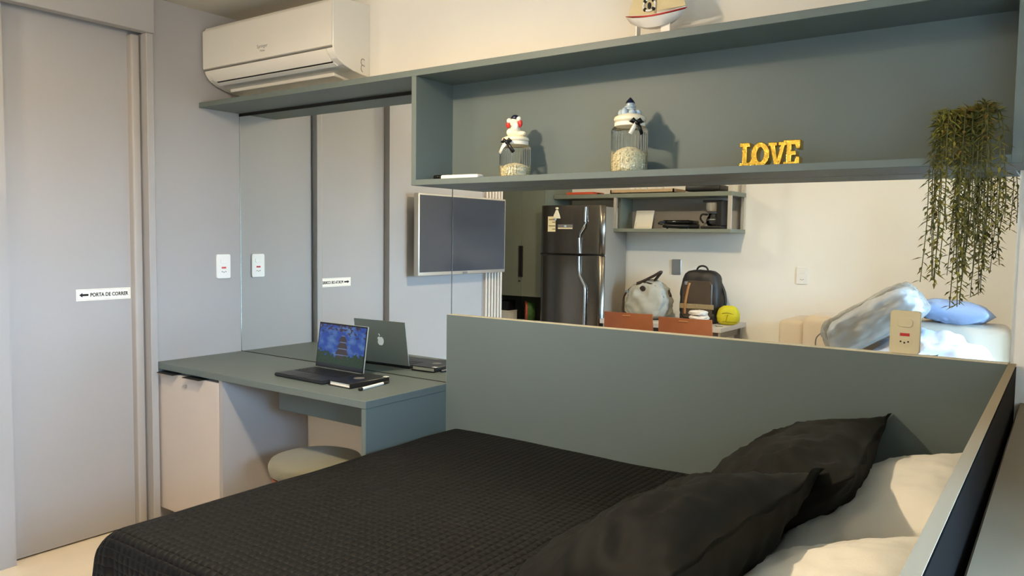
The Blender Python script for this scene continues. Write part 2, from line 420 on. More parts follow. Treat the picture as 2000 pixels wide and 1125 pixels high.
def pillow_bm(w_, h_, t_, seed=0, wr=0.012, n=40, p=2.6, flange=0.0, pinch=0.06):
    """stuffed cushion lying in XY, thickness along Z"""
    t = bmesh.new(); grid = {}
    for s in (1, -1):
        for i in range(n + 1):
            for j in range(n + 1):
                u = -1 + 2 * i / n; v = -1 + 2 * j / n
                if s == -1 and (i in (0, n) or j in (0, n)):
                    grid[s, i, j] = grid[1, i, j]; continue
                x = w_ / 2 * u * (1 - pinch * (1 - u * u) * 0 - pinch * (1 - v * v)) if False else w_ / 2 * u * (1 - pinch * (1 - v * v) * u * u)
                y = h_ / 2 * v * (1 - pinch * (1 - u * u) * v * v)
                k = 1 - flange
                uu, vv = min(1, abs(u) / k), min(1, abs(v) / k)
                th = max(0.0, (1 - uu ** p)) ** 0.62 * max(0.0, (1 - vv ** p)) ** 0.62
                q = Vector((u * 2.2 + seed, v * 2.2, s * 1.3 + seed))
                wv = noise.noise(q) * wr + abs(noise.noise(q * 2.3)) * wr * -0.9 + noise.noise(q * 5) * wr * 0.2
                edge = min(1, 4 * (1 - max(abs(u), abs(v))))
                z = s * (t_ / 2 * th + 0.004) + wv * edge
                if i in (0, n) or j in (0, n): z = noise.noise(Vector((u * 3 + seed, v * 3, 5))) * wr
                grid[s, i, j] = t.verts.new((x, y, z))
        for i in range(n):
            for j in range(n):
                q = [grid[s, i, j], grid[s, i + 1, j], grid[s, i + 1, j + 1], grid[s, i, j + 1]]
                t.faces.new(q if s == 1 else q[::-1])
    return t
def soft_box(w_, d_, h_, seed=0, amp=0.01, e=3.0, n=14, top=1.0, fq=3.0):
    """superellipsoid body standing on z=0 (local), with fabric unevenness; top narrows the upper end"""
    t = bmesh.new(); bmesh.ops.create_cube(t, size=2)
    bmesh.ops.subdivide_edges(t, edges=t.edges[:], cuts=n, use_grid_fill=True)
    for v in t.verts:
        c = v.co
        k = (abs(c.x) ** e + abs(c.y) ** e + abs(c.z) ** e) ** (1 / e)
        c = c / k
        f = 1 - (1 - top) * max(0, c.z)
        q = c * fq + Vector((seed, seed * 2, 0))
        off = noise.noise(q) * amp + noise.noise(q * 2.5) * amp * 0.5
        v.co = Vector((c.x * w_ / 2 * f, c.y * d_ / 2 * f, (c.z + 1) * h_ / 2)) + c.normalized() * off * (1 if c.z > -0.8 else 0)
    return t

# ------------------------------------------------------------------ room shell
H = 2.38; BED = 1.365; HB = 3.255; DESK = 0.75
def slab(bm, *a): return B(*a, bm=bm)
# floor: base slab with separate square tiles set on grout
fl = struct('floor', B(-1.1, 5.0, -3.4, 0.12, -0.08, -0.004), M['grout'])
tile_me = None
for ix in range(8):
    for iy in range(5):
        x = -1.1 + 0.02 + ix * 0.76; y = 0.1 - (iy + 1) * 0.70
        if tile_me is None:
            t0 = mesh_obj('tile', B(0, 0.757, 0, 0.697, -0.004, 0.0, 0.001, 1), M['floor'], fl); tile_me = t0.data; t0.location = (x, y, 0)
        else:
            t1 = bpy.data.objects.new('tile', tile_me); C.objects.link(t1); t1.parent = fl; t1.location = (x, y, 0)
struct('ceiling', B(-1.1, 4.95, -3.4, 0.12, H, H + 0.08), M['ceiling'])
struct('wall_back', B(-0.2, 4.05, 0.005, 0.12, 0, H), M['wall'])
struct('wall_front', B(-1.1, 4.95, -3.32, -3.2, 0, H), M['wall'])
b = bmesh.new()
slab(b, -0.14, 0, -0.45, 0.005, 0, H)
slab(b, -0.14, -0.055, -1.05, -0.45, 2.16, H)
slab(b, -0.14, 0, -2.18, -1.05, 0, H)
struct('wall_left', b, M['laminate'])
b = bmesh.new(); slab(b, -1.1, -1.0, -3.2, -2.18, 0, H); slab(b, -1.0, -0.14, -2.28, -2.18, 0, H)
struct('wall_kitchen', b, M['laminate_warm'])
b = bmesh.new()
slab(b, 3.9, 4.05, -1.4, 0.005, 0, H); slab(b, 4.05, 4.8, -1.4, -1.3, 0, H)
slab(b, 4.8, 4.95, -1.45, -1.3, 0, H); slab(b, 4.8, 4.95, -3.2, -2.55, 0, H); slab(b, 4.8, 4.95, -2.55, -1.45, 1.96, H); slab(b, 3.9, 4.8, -2.55, -1.4, 2.0, H)  # unseen alcove and low soffit, shaped to limit the daylight
struct('wall_right', b, M['wall'])
struct('wall_light_block', B(3.32, 4.8, -3.2, -2.56, 0, H), M['wall'])  # unseen block added to keep window light off the sofa end
# balcony door-window at the end of the alcove
wn = struct('window_1', B(4.86, 4.90, -2.55, -2.50, 0, 1.96), M['window_frame'])
for nm, a in (('frame_post', (4.86, 4.90, -1.50, -1.45, 0, 1.96)), ('frame_post', (4.86, 4.90, -2.02, -1.97, 0.05, 1.91)),
              ('frame_rail', (4.86, 4.90, -2.50, -1.50, 1.91, 1.96)), ('frame_rail', (4.86, 4.90, -2.50, -1.50, 0.0, 0.05))):
    mesh_obj(nm, B(*a, 0.004, 1), M['window_frame'], wn)
for a in ((4.876, 4.882, -2.50, -2.02, 0.05, 1.91), (4.876, 4.882, -1.97, -1.50, 0.05, 1.91)):
    mesh_obj('pane', B(*a), M['window_glass'], wn)
# door header, jamb
struct('trim_1', B(0.0, 0.05, -2.18, -0.462, 2.212, H - 0.001, 0.002, 1), M['laminate'])
struct('trim_2', B(-0.05, 0.035, -0.492, -0.460, 0, 2.212, 0.002, 1), M['laminate'])
# sliding door
dr = struct('door_1', B(-0.075, -0.045, -1.25, -0.535, 0.008, 2.24), M['laminate'])
b = B(-0.078, -0.008, -0.537, -0.4985, 0.008, 2.205, 0.008, 3)
mesh_obj('edge_profile', b, M['laminate_warm'], dr, smooth=True, angle=40)
struct('trim_3', B(-0.16, -0.08, -1.3, -0.45, 0, 2.3), M['black_gap'])
# sign on the door
sg = thing('door_sign', 'white PORTA DE CORRER sticker with black arrow on the grey sliding door', 'sign', (-0.044, -0.643, 1.067))
mesh_obj('plate', B(-0.0448, -0.0436, -0.776, -0.541, 1.043, 1.093, 0.0004, 1), M['paper'], sg)
b = bmesh.new()
for a in ((-0.771, -0.546, 1.0885, 1.0892), (-0.771, -0.546, 1.0468, 1.0475)): B(-0.0437, -0.0433, a[0], a[1], a[2], a[3], bm=b)
for a in ((-0.7714, -0.7707, 1.0468, 1.0892), (-0.5463, -0.5456, 1.0468, 1.0892)): B(-0.0437, -0.0433, a[0], a[1], a[2], a[3], bm=b)
mesh_obj('border_line', b, M['grey_plastic'], sg)
face_x = lambda o: basis(o, (0, 1, 0), (0, 0, 1))
mesh_obj('lettering', text_bm('PORTA DE CORRER', 0.0225, face_x((-0.0434, -0.718, 1.0600)), 0.0004, width=0.166, bold=0.0007), M['ink'], sg)
ar = [(-0.764, 1.068), (-0.750, 1.078), (-0.750, 1.0725), (-0.725, 1.0725), (-0.725, 1.0635), (-0.750, 1.0635), (-0.750, 1.058)]
mesh_obj('arrow', prism(ar, 0.0006, Matrix(((0, 0, 1, -0.0438), (1, 0, 0, 0), (0, 1, 0, 0), (0, 0, 0, 1)))), M['ink'], sg)

# ------------------------------------------------------------------ ceiling lamps
def bulb_lamp(x, y, label):
    d = thing('ceiling_lamp', label, 'lamp', (x, y, H), group='round ceiling lamps', local=True)
    mesh_obj('base', lathe([(0.0, 0.0), (0.07, 0.0), (0.065, -0.02), (0.03, -0.03), (0.022, -0.055), (0.0, -0.055)], 32), M['white_plastic'], d, smooth=True, angle=40)
    mesh_obj('bulb', lathe([(0.0, -0.056), (0.018, -0.058), (0.04, -0.095), (0.046, -0.12), (0.04, -0.145), (0.02, -0.162), (0.0, -0.166)], 24), M['lens'], d, smooth=True)
bulb_lamp(1.62, -1.22, 'round ceiling lamp with a bare bulb above the bed')
bulb_lamp(0.45, -1.95, 'round ceiling lamp with a bare bulb in the kitchen corner')
bulb_lamp(2.5, -2.3, 'round ceiling lamp with a bare bulb in front of the sofa')

# ------------------------------------------------------------------ mirrors
m1 = thing('wall_mirror', 'tall frameless mirror above the desk, left of the box shelf', 'mirror', (0.68, 0, DESK), group='wall mirrors')
mesh_obj('glass', B(0.004, 1.3715, 0.0, 0.005, DESK + 0.001, 1.914), M['mirror'], m1)
mesh_obj('edge', B(0.0005, 0.0035, -0.001, 0.005, DESK + 0.001, 1.914), M['mirror_edge'], m1)
mesh_obj('bottom_profile', B(0.004, 1.362, -0.0022, -0.0002, DESK + 0.0002, DESK + 0.0024), M['black_gap'], m1)
m2 = thing('wall_mirror', 'long frameless mirror between the box shelf and the bed panel', 'mirror', (2.31, 0, 1.03), group='wall mirrors')
mesh_obj('glass', B(1.3765, 3.258, 0.0, 0.005, 1.0285, 1.526), M['mirror'], m2)
mesh_obj('edge', B(1.3745, 1.376, -0.0008, 0.005, 1.0285, 1.526), M['mirror_edge'], m2)
mesh_obj('joint', B(1.3717, 1.3743, 0.0, 0.005, 1.0285, 1.526), M['black_gap'], m2)

# ------------------------------------------------------------------ shelf above
sh = thing('wall_shelf', 'long grey-green wall shelf with an open box section above the bed', 'shelf', (1.63, -0.11, 1.93))
mesh_obj('top_board', B(0.002, 3.272, -0.22, -0.0, 1.928, 1.951, 0.0012, 1), M['green'], sh)
mesh_obj('black_strip', B(0.002, 1.356, -0.003, 0.004, 1.9145, 1.928), M['black_gap'], sh)
mesh_obj('side_panel', B(1.356, 1.379, -0.22, 0.0, 1.5265, 1.928, 0.0012, 1), M['green'], sh)
mesh_obj('side_panel', B(3.249, 3.272, -0.22, 0.0, 1.5265, 1.928, 0.0012, 1), M['green'], sh)
mesh_obj('bottom_board', B(1.379, 3.249, -0.22, 0.0, 1.5265, 1.5475, 0.0012, 1), M['green'], sh)
mesh_obj('back_panel', B(1.379, 3.249, -0.008, 0.004, 1.5475, 1.928), M['green'], sh)
SHELF = 1.5475; TOP = 1.951

# ------------------------------------------------------------------ bed surround
wp = thing('bed_wall_panel', 'low grey-green panel on the wall behind the bed, below the long mirror', 'panel', (2.3, -0.01, 0))
mesh_obj('board', B(1.3655, HB, -0.018, 0.004, 0, 1.028, 0.0012, 1), M['green'], wp)
mesh_obj('edge_band', B(1.3640, 1.3655, -0.0185, 0.004, 0.0, 1.0285), M['green_edge'], wp)
mesh_obj('top_band', B(1.3655, HB - 0.001, -0.0185, -0.0005, 1.028, 1.0295), M['lit_band'], wp)  # pale strip: lamplight on the panel's top edge put into its colour
hb = thing('headboard', 'tall narrow grey-green headboard partition beside the pillows', 'headboard', (3.263, -0.7, 0))
mesh_obj('board', B(HB, 3.2695, -1.9, -0.0, 0, 1.028, 0.001, 1), M['green_matte'], hb)
mesh_obj('top_band', B(HB + 0.0005, 3.2725, -1.9, -0.002, 1.028, 1.0295), M['beige_edge'], hb)
mesh_obj('shade_sheet', B(3.2695, 3.2725, -1.9, -0.002, 0, 1.022), M['headboard_shade'], hb)  # near-black sheet puts the slot's deep shade into the board's outer face
cs = thing('console', 'beige half-height console beside the headboard at the right edge', 'console', (3.5, -0.7, 0))
mesh_obj('body', B(3.286, 3.62, -1.89, 0.0, 0, 0.9, 0.003, 1), M['beige_console'], cs)
mesh_obj('top', B(3.283, 3.63, -1.9, 0.0, 0.9, 0.93, 0.003, 1), M['beige_console'], cs)

# bed
bd = thing('bed', 'double bed under the black quilt, against the grey-green panel', 'bed', (2.3, -0.7, 0))
mesh_obj('base', B(1.40, 3.25, -1.37, -0.025, 0.06, 0.33, 0.01, 2), M['black'], bd)
mesh_obj('mattress', B(1.40, 3.25, -1.36, -0.025, 0.33, 0.565, 0.04, 3), M['white_linen'], bd, smooth=True)
mesh_obj('fitted_sheet', B(2.58, 3.2525, -1.364, -0.022, 0.36, 0.572, 0.035, 3), M['white_linen'], bd, smooth=True)
for x in (1.5, 3.15):
    for y in (-1.25, -0.15): mesh_obj('leg', cyl((x, y, 0), (x, y, 0.06), 0.025, 0.03), M['black'], bd)
def quilt():
    t = bmesh.new(); nx, ny = 110, 110; X0, X1, Y0, Y1, Z = 1.372, 2.66, -1.405, -0.022, 0.578
    R = 0.055; drop = 0.42
    uvl = t.loops.layers.uv.new('UVMap')
    def edge(s, e0):
        """arc length s measured outward from the straight part -> (offset outward, drop)"""
        if s <= 0: return s, 0.0
        if s < R * PI / 2: return R * math.sin(s / R), R * (1 - math.cos(s / R))
        return R, R + (s - R * PI / 2)
    L = drop + R * PI / 2
    g = []
    for i in range(nx + 1):
        col = []
        a = -L + (X1 - X0 - R + L) * i / nx            # along x, 0 where the top begins
        for j in range(ny + 1):
            c = -L + (Y1 - Y0 - R + L) * j / ny
            ox, dx = edge(-a, 0); oy, dy = edge(-c, 0)
            x = X0 + R - ox if a < 0 else X0 + R + a
            y = Y0 + R - oy if c < 0 else Y0 + R + c
            d = max(dx, dy) if (a < 0 and c < 0) else dx + dy
            if a < 0 and c < 0:                       # corner fold
                m_ = math.hypot(dx, dy); d = min(m_, L - 0.05)
                k = 0.035 * min(1, d / 0.2); x -= k * (dy > 0) * 0.4; y -= k * (dx > 0) * 0.4
            q = Vector((x * 2.1, y * 2.1, d * 3))
            z = Z - d + noise.noise(q) * 0.006 + noise.noise(q * 2.3) * 0.003
            if d > 0.05:
                wv = noise.noise(Vector((x * 4 + y * 4, 0, d))) * 0.018 * min(1, d / 0.3)
                x -= abs(wv) * (a < 0); y -= abs(wv) * (c < 0)
            col.append((t.verts.new((x, y, z)), (a + 1, c + 1)))
        g.append(col)
    for i in range(nx):
        for j in range(ny):
            q = [g[i][j], g[i + 1][j], g[i + 1][j + 1], g[i][j + 1]]
            f = t.faces.new([v for v, _ in q])
            for l, (_, uv) in zip(f.loops, q): l[uvl].uv = uv
    return t
qo = mesh_obj('bedspread', quilt(), M['quilt'], smooth=True)
tag(qo, 'black quilted ribbed bedspread covering the double bed', 'bedspread')
def cushion(name, label, bm, mtx, m, group):
    o = mesh_obj(name, bm, m, smooth=True); o.matrix_world = mtx; return tag(o, label, 'pillow', group)
def incl(cx, cy, cz, ang, tilt=0.0, yaw=0.0):
    """local x along the bed head (world y), local y up the slope towards the headboard"""
    a = math.radians(ang)
    m = basis((cx, cy, cz), (0, -1, 0), (math.cos(a), 0, math.sin(a)))
    return Matrix.Translation((cx, cy, cz)) @ Matrix.Rotation(math.radians(yaw), 4, 'Z') @ Matrix.Translation((-cx, -cy, -cz)) @ m @ Matrix.Rotation(math.radians(tilt), 4, 'Z')
cushion('pillow', 'white pillow at the back, next to the wall panel and headboard', pillow_bm(0.66, 0.46, 0.19, 3), incl(3.055, -0.37, 0.700, 24), M['white_linen'], 'white pillows')
cushion('pillow', 'white pillow in front, nearest the viewer by the headboard', pillow_bm(0.66, 0.46, 0.19, 8), incl(3.055, -1.05, 0.695, 22), M['white_linen'], 'white pillows')
cushion('pillow', 'black satin pillow at the back, leaning close to the wall panel', pillow_bm(0.70, 0.50, 0.20, 13, wr=0.022, flange=0.05, pinch=0.03), incl(2.80, -0.385, 0.735, 31, 0, 4), M['black_satin'], 'black pillows')
cushion('pillow', 'black satin pillow in front, nearest the bottom of the view', pillow_bm(0.70, 0.50, 0.21, 21, wr=0.022, flange=0.05, pinch=0.03), incl(2.74, -1.02, 0.732, 31, 0, -3), M['black_satin'], 'black pillows')

# ------------------------------------------------------------------ desk and base cabinet
dk = thing('desk', 'grey-green desk top fixed in the corner below the tall mirror', 'desk', (0.69, -0.23, 0))
mesh_obj('desktop', B(0.002, 1.3635, -0.458, -0.0005, 0.722, DESK, 0.0015, 1), M['green'], dk)
mesh_obj('side_panel', B(1.340, 1.3625, -0.456, -0.0005, 0, 0.722, 0.001, 1), M['green'], dk)
mesh_obj('apron', B(0.68, 1.340, -0.30, -0.28, 0.60, 0.722, 0.001, 1), M['green'], dk)
mesh_obj('apron', B(0.68, 0.70, -0.28, -0.001, 0.60, 0.722, 0.001, 1), M['green'], dk)
mesh_obj('foot', cyl((1.33, -0.05, 0.0), (1.33, -0.05, 0.0005), 0.005), M['grey_plastic'], dk)
bc = thing('base_cabinet', 'pale base cabinet under the left end of the desk', 'cabinet', (0.25, -0.22, 0))
b = bmesh.new(); slab(b, 0.478, 0.5, -0.45, -0.001, 0.0, 0.721); slab(b, 0.003, 0.478, -0.42, -0.001, 0.075, 0.715)
mesh_obj('body', b, M['laminate'], bc)
mesh_obj('toe_kick', B(0.003, 0.478, -0.38, -0.36, 0, 0.074), M['grey_plastic'], bc)
dd = mesh_obj('door', B(0.006, 0.474, -0.45, -0.421, 0.078, 0.708, 0.001, 1), M['cabinet_door'], bc)
for x0, x1 in ((0.05, 0.175), (0.25, 0.375)):
    mesh_obj('handle', B(x0, x1, -0.478, -0.43, 0.7085, 0.7115), M['black_gap'], dd)
lk = cyl((0.235, -0.4505, 0.665), (0.235, -0.457, 0.665), 0.0085, seg=20); cyl((0.235, -0.457, 0.665), (0.235, -0.459, 0.665), 0.006, seg=16, bm=lk)
mesh_obj('lock', lk, M['chrome'], dd, smooth=True, angle=40)
# outlet under the desk
# stool
st = thing('stool', 'round upholstered stool with copper wire legs tucked under the desk', 'stool', (0.985, -0.36, 0), local=True)
mesh_obj('seat', lathe([(0.0, 0.40), (0.165, 0.40), (0.178, 0.408), (0.182, 0.425), (0.182, 0.442), (0.174, 0.458), (0.15, 0.466), (0.0, 0.47)], 48), M['stool'], st, smooth=True)
mesh_obj('seat_ring', lathe([(0.160, 0.388), (0.172, 0.388), (0.172, 0.40), (0.160, 0.40), (0.160, 0.388)], 40), M['copper'], st, smooth=True, angle=40)
for k in range(12):
    a = k * PI / 6
    c, s = math.cos(a), math.sin(a)
    mesh_obj('leg', tube([(0.166 * c, 0.166 * s, 0.392), (0.135 * c, 0.135 * s, 0.2), (0.16 * c, 0.16 * s, 0.006)], 0.0045, 8), M['copper'], st, smooth=True)
mesh_obj('base_ring', lathe([(0.154, 0.0), (0.166, 0.0), (0.166, 0.01), (0.154, 0.01), (0.154, 0.0)], 40), M['copper'], st, smooth=True, angle=40)

# ------------------------------------------------------------------ on the desk
lp = thing('laptop', 'open silver laptop with castle wallpaper standing on the desk', 'laptop', (0.86, -0.24, DESK), (0, 0, math.radians(-2)), local=True)
b = B(-0.155, 0.155, -0.106, 0.106, 0.001, 0.014, 0.005, 2)
mesh_obj('base', b, M['laptop_deck'], lp, smooth=True, angle=40)
mesh_obj('deck', B(-0.151, 0.151, -0.102, 0.100, 0.0141, 0.0148), M['laptop_deck'], lp)
kb = bmesh.new()
for r in range(5):
    for c in range(13): B(-0.138 + c * 0.0213, -0.138 + c * 0.0213 + 0.018, 0.065 - r * 0.0195, 0.065 - r * 0.0195 + 0.0165, 0.0149, 0.0162, bm=kb)
mesh_obj('keyboard', kb, M['laptop_keys'], lp)
mesh_obj('trackpad', B(-0.05, 0.05, -0.095, -0.032, 0.0149, 0.0153), M['laptop_keys'], lp)
lean = math.radians(8)
LM = Matrix.Translation((0, 0.106, 0.014)) @ Matrix.Rotation(-lean, 4, 'X')     # lid local: x wide, z up, screen towards -y
t = B(-0.155, 0.155, 0.0, 0.006, 0.0, 0.198, 0.0025, 2); bmesh.ops.transform(t, matrix=LM, verts=t.verts)
lid = mesh_obj('lid', t, M['laptop'], lp, smooth=True, angle=40)
t = B(-0.153, 0.153, -0.0006, 0.0002, 0.003, 0.196); bmesh.ops.transform(t, matrix=LM, verts=t.verts)
mesh_obj('bezel', t, M['black_gloss'], lid)
t = bmesh.new(); uvl = t.loops.layers.uv.new('UVMap')
vs = [t.verts.new(LM @ Vector(p)) for p in ((-0.148, -0.0009, 0.012), (0.148, -0.0009, 0.012), (0.148, -0.0009, 0.190), (-0.148, -0.0009, 0.190))]
f = t.faces.new(vs)
for l, uv in zip(f.loops, ((0, 0), (1, 0), (1, 1), (0, 1))): l[uvl].uv = uv
mesh_obj('screen', t, M['wallpaper'], lid)
# fruit emblem on the back of the lid: body with a bite on the right, separate leaf
ap = []
for k in range(48):
    a = k * 2 * PI / 48
    r = 0.021 * (1 - 0.10 * math.cos(2 * a) * 0.3)
    x, z = r * 0.94 * math.cos(a), r * math.sin(a)
    z -= 0.0045 * math.exp(-(x / 0.006) ** 2) * (1 if z > 0 else -0.55)
    x *= 1.0 + 0.10 * (z / 0.021)
    d = math.hypot(x - 0.0235, z - 0.003)
    if d < 0.0095:
        k2 = 0.0095 / d; x, z = 0.0235 + (x - 0.0235) * k2, 0.003 + (z - 0.003) * k2
    ap.append((-x, z))
face_back = LM @ Matrix(((1, 0, 0, 0.0), (0, 0, 1, 0.0059), (0, 1, 0, 0.103), (0, 0, 0, 1)))
em = prism(ap, 0.0008, face_back)
lf = [(-0.001, 0.022), (-0.0015, 0.029), (-0.006, 0.034), (-0.0085, 0.0345), (-0.008, 0.029), (-0.004, 0.0235)]
prism(lf, 0.0008, face_back, em)
mesh_obj('emblem', em, M['logo_white'], lid)

nb = thing('notebook', 'black notebook with a ring emblem lying beside the laptop', 'notebook', (1.095, -0.235, DESK), (0, 0, math.radians(-3)), local=True)
mesh_obj('pages', B(-0.058, 0.06, -0.096, 0.096, 0.004, 0.018), M['paper'], nb)
b = B(-0.065, 0.065, -0.101, 0.101, 0.018, 0.0215, 0.001, 1); B(-0.065, 0.065, -0.101, 0.101, 0.0005, 0.004, 0.001, 1, bm=b); B(0.062, 0.066, -0.101, 0.101, 0.001, 0.021, 0.001, 1, bm=b)
mesh_obj('cover', b, M['black'], nb)
mesh_obj('ring_emblem', lathe([(0.015, 0.0216), (0.0215, 0.0216), (0.0215, 0.0222), (0.015, 0.0222), (0.015, 0.0216)], 32, loc=(0.0, 0.0, 0)), M['grey_plastic'], nb)
mesh_obj('white_tab', B(0.048, 0.068, 0.082, 0.099, 0.0216, 0.0235, 0.0008, 1), M['white_plastic'], nb)
pn = thing('pen', 'white pen with a dark tip lying along the notebook', 'pen', (1.195, -0.25, DESK), (0, 0, math.radians(8)), local=True)
mesh_obj('barrel', cyl((0, -0.075, 0.006), (0, 0.055, 0.006), 0.0058, seg=16), M['white_plastic'], pn, smooth=True, angle=40)
mesh_obj('cap', cyl((0, 0.055, 0.006), (0, 0.09, 0.006), 0.0060, 0.005, seg=16), M['black'], pn, smooth=True, angle=40)
mesh_obj('tip', cyl((0, -0.092, 0.006), (0, -0.075, 0.006), 0.0052, 0.0058, seg=16), M['black'], pn, smooth=True, angle=40)

# ------------------------------------------------------------------ wall sockets
def socket(name, label, mtx, m, w_=0.076, h_=0.118, plain=False, group='wall sockets', marks=True):
    """local: x right, y up, z out of the wall"""
    o = thing(name, label, 'socket', local=True, group=group); o.matrix_world = mtx
    mesh_obj('plate', prism(rounded(w_, h_, 0.008), 0.008, bev=0.0015), m, o, smooth=True, angle=30)
    if plain: return o
    mesh_obj('rocker', prism([(x, y + h_ * 0.22) for x, y in rounded(w_ * 0.5, h_ * 0.2, 0.009)], 0.0025, Matrix.Translation((0, 0, 0.008)), bev=0.0008), m, o, smooth=True, angle=30)
    if marks: mesh_obj('red_label', B(-w_ * 0.16, w_ * 0.16, -h_ * 0.09, -h_ * 0.02, 0.0078, 0.0088), M['red'], o)
    mesh_obj('outlet', prism([(x, y - h_ * 0.22) for x, y in rounded(w_ * 0.5, h_ * 0.16, 0.008)], 0.001, Matrix.Translation((0, 0, 0.0078))), m, o)
    hb_ = bmesh.new()
    for dx, dy in ((-0.0095, 0), (0.0095, 0), (0, -0.003)): cyl((dx, dy - h_ * 0.22, 0.0085), (dx, dy - h_ * 0.22, 0.0094), 0.0025, seg=10, bm=hb_)
    mesh_obj('pin_holes', hb_, M['ink'], o)
    return o
fx = lambda o: basis(o, (0, 1, 0), (0, 0, 1))          # faces +x
fy = lambda o: basis(o, (1, 0, 0), (0, 0, 1))          # faces -y
fb = lambda o: basis(o, (-1, 0, 0), (0, 0, 1))         # faces +y
socket('wall_socket', 'white switch and socket plate on the grey wall above the desk', fx((0.0, -0.1, 1.178)), M['white_plastic'])
socket('wall_socket', 'ivory socket plate on the long mirror below the hanging plant', fy((3.01, 0.0, 1.091)), M['ivory_plastic'])
socket('wall_socket', 'grey blank plate on the wall above the dining table', fb((0.93, -3.2, 1.128)), M['alu'], plain=True)
socket('wall_socket', 'white socket plate on the white wall between table and sofa', fb((1.865, -3.2, 1.098)), M['white_plastic'], marks=False)

# ------------------------------------------------------------------ air conditioner
ac = thing('air_conditioner', 'white wall-mounted air conditioner above the shelf in the corner', 'air conditioner', (0.46, -0.1, 2.0))
prof = [(0.004, 2.01), (0.004, 2.312), (-0.165, 2.304), (-0.19, 2.296), (-0.2, 2.28), (-0.2, 2.098), (-0.194, 2.080), (-0.175, 2.057), (-0.14, 2.037), (-0.09, 2.021), (-0.04, 2.013)]
mesh_obj('body', extr_x(prof, 0.018, 0.907, bev=0.002), M['ac_white'], ac, smooth=True, angle=35)
fp = [(-0.2005, 2.282), (-0.2005, 2.103), (-0.2065, 2.106), (-0.2075, 2.12), (-0.2075, 2.272), (-0.205, 2.28)]
mesh_obj('front_panel', extr_x(fp, 0.019, 0.906), M['ac_white'], ac, smooth=True, angle=40)
mesh_obj('panel_gap', extr_x([(-0.1995, 2.096), (-0.1995, 2.103), (-0.2035, 2.103), (-0.2035, 2.0985)], 0.022, 0.903), M['grey_plastic'], ac)
fp = [(-0.1995, 2.094), (-0.1925, 2.074), (-0.171, 2.050), (-0.1765, 2.047), (-0.1985, 2.072), (-0.2045, 2.094)]
mesh_obj('flap', extr_x(fp, 0.065, 0.868), M['ac_white'], ac, smooth=True, angle=40)
mesh_obj('outlet_slit', extr_x([(-0.168, 2.0535), (-0.171, 2.050), (-0.160, 2.0435), (-0.157, 2.047)], 0.07, 0.863), M['black_gap'], ac)
mesh_obj('lower_lip', extr_x([(-0.162, 2.0465), (-0.164, 2.043), (-0.145, 2.0335), (-0.142, 2.038)], 0.06, 0.873), M['white_plastic'], ac)
mesh_obj('drip_tray', extr_x([(-0.10, 2.026), (-0.10, 2.010), (-0.002, 2.0), (-0.002, 2.02)], 0.075, 0.80, bev=0.002), M['ac_white'], ac)
fr_ = lambda x, z: basis((x, -0.2076, z), (1, 0, 0), (0, 0, 1))
lg = text_bm('Springer', 0.021, fr_(0.425, 2.150), 0.0002, width=0.072); merge(lg, text_bm('Midea', 0.013, fr_(0.445, 2.133), 0.0002, width=0.033))
mesh_obj('lettering', lg, M['grey_plastic'], ac)
sw = bmesh.new()
for zc, r in ((2.066, 0.014), (2.040, 0.014)):
    pts = [(0.9075, -0.036 + r * math.cos(a) * 0.8, zc + r * math.sin(a)) for a in [math.radians(40 + 20 * k) for k in range(12)]]
    tube(pts, 0.0014, 6, bm=sw)
mesh_obj('side_mark', sw, M['grey_plastic'], ac)

# ------------------------------------------------------------------ shelf ornaments
def jar(x, y, R, hb_, hf, label):
    j = thing('glass_jar', label, 'jar', (x, y, SHELF), group='fluted storage jars', local=True)
    pr_ = [(R * 0.9, 0.0), (R * 0.99, 0.004), (R, 0.012)] + [(R, hb_ * k / 8) for k in range(1, 8)] + [(R, hb_ * 0.9), (R * 0.97, hb_ * 0.945), (R * 0.9, hb_ * 0.98), (R * 0.8, hb_), (R * 0.74, hb_ * 1.02)]
    mesh_obj('body', lathe(pr_, 192, flute=0.06, nfl=32, z0=0.006, z1=hb_ * 0.93), M['glass'], j, smooth=True)
    f_ = lathe([(0, 0.004), (R * 0.8, 0.004), (R * 0.84, 0.012), (R * 0.84, hf * 0.7), (R * 0.7, hf * 0.9), (R * 0.35, hf), (0, hf * 1.04)], 28)
    for v in f_.verts:
        q = v.co * 110
        v.co += Vector((v.co.x, v.co.y, 0)).normalized() * noise.noise(q) * 0.004 + Vector((0, 0, noise.noise(q + Vector((9, 9, 9))) * 0.005 if v.co.z > 0.01 else 0))
    rj = random.Random(int(x * 1000))
    for _ in range(330):
        a = rj.uniform(0, 2 * PI); h = rj.random()
        if h < 0.62: rr, zz = R * 0.84, 0.008 + hf * 0.66 * rj.random()
        else:
            q_ = math.sqrt(rj.random()); rr, zz = R * 0.82 * q_, hf * (0.72 + 0.30 * (1 - q_ ** 2))
        ti = bmesh.new(); bmesh.ops.create_icosphere(ti, subdivisions=1, radius=rj.uniform(0.0035, 0.0055))
        bmesh.ops.translate(ti, vec=(rr * math.cos(a), rr * math.sin(a), zz), verts=ti.verts); merge(f_, ti)
    fo = mesh_obj('filling', f_, M['pearls'], j, smooth=True); fo['kind'] = 'stuff'
    mesh_obj('lid', lathe([(0.0, hb_ * 1.02), (R * 0.72, hb_ * 1.02), (R * 0.74, hb_ * 1.05), (R * 0.72, hb_ * 1.09), (R * 0.84, hb_ * 1.11), (R * 0.88, hb_ * 1.15), (R * 0.84, hb_ * 1.2), (R * 0.6, hb_ * 1.25), (R * 0.45, hb_ * 1.28), (0, hb_ * 1.3)], 40), M['porcelain'], j, smooth=True)
    return j
j1 = jar(1.750, -0.105, 0.056, 0.118, 0.050, 'smaller fluted glass jar with a sailor figure lid, left on the box shelf')
z = 0.118 * 1.28
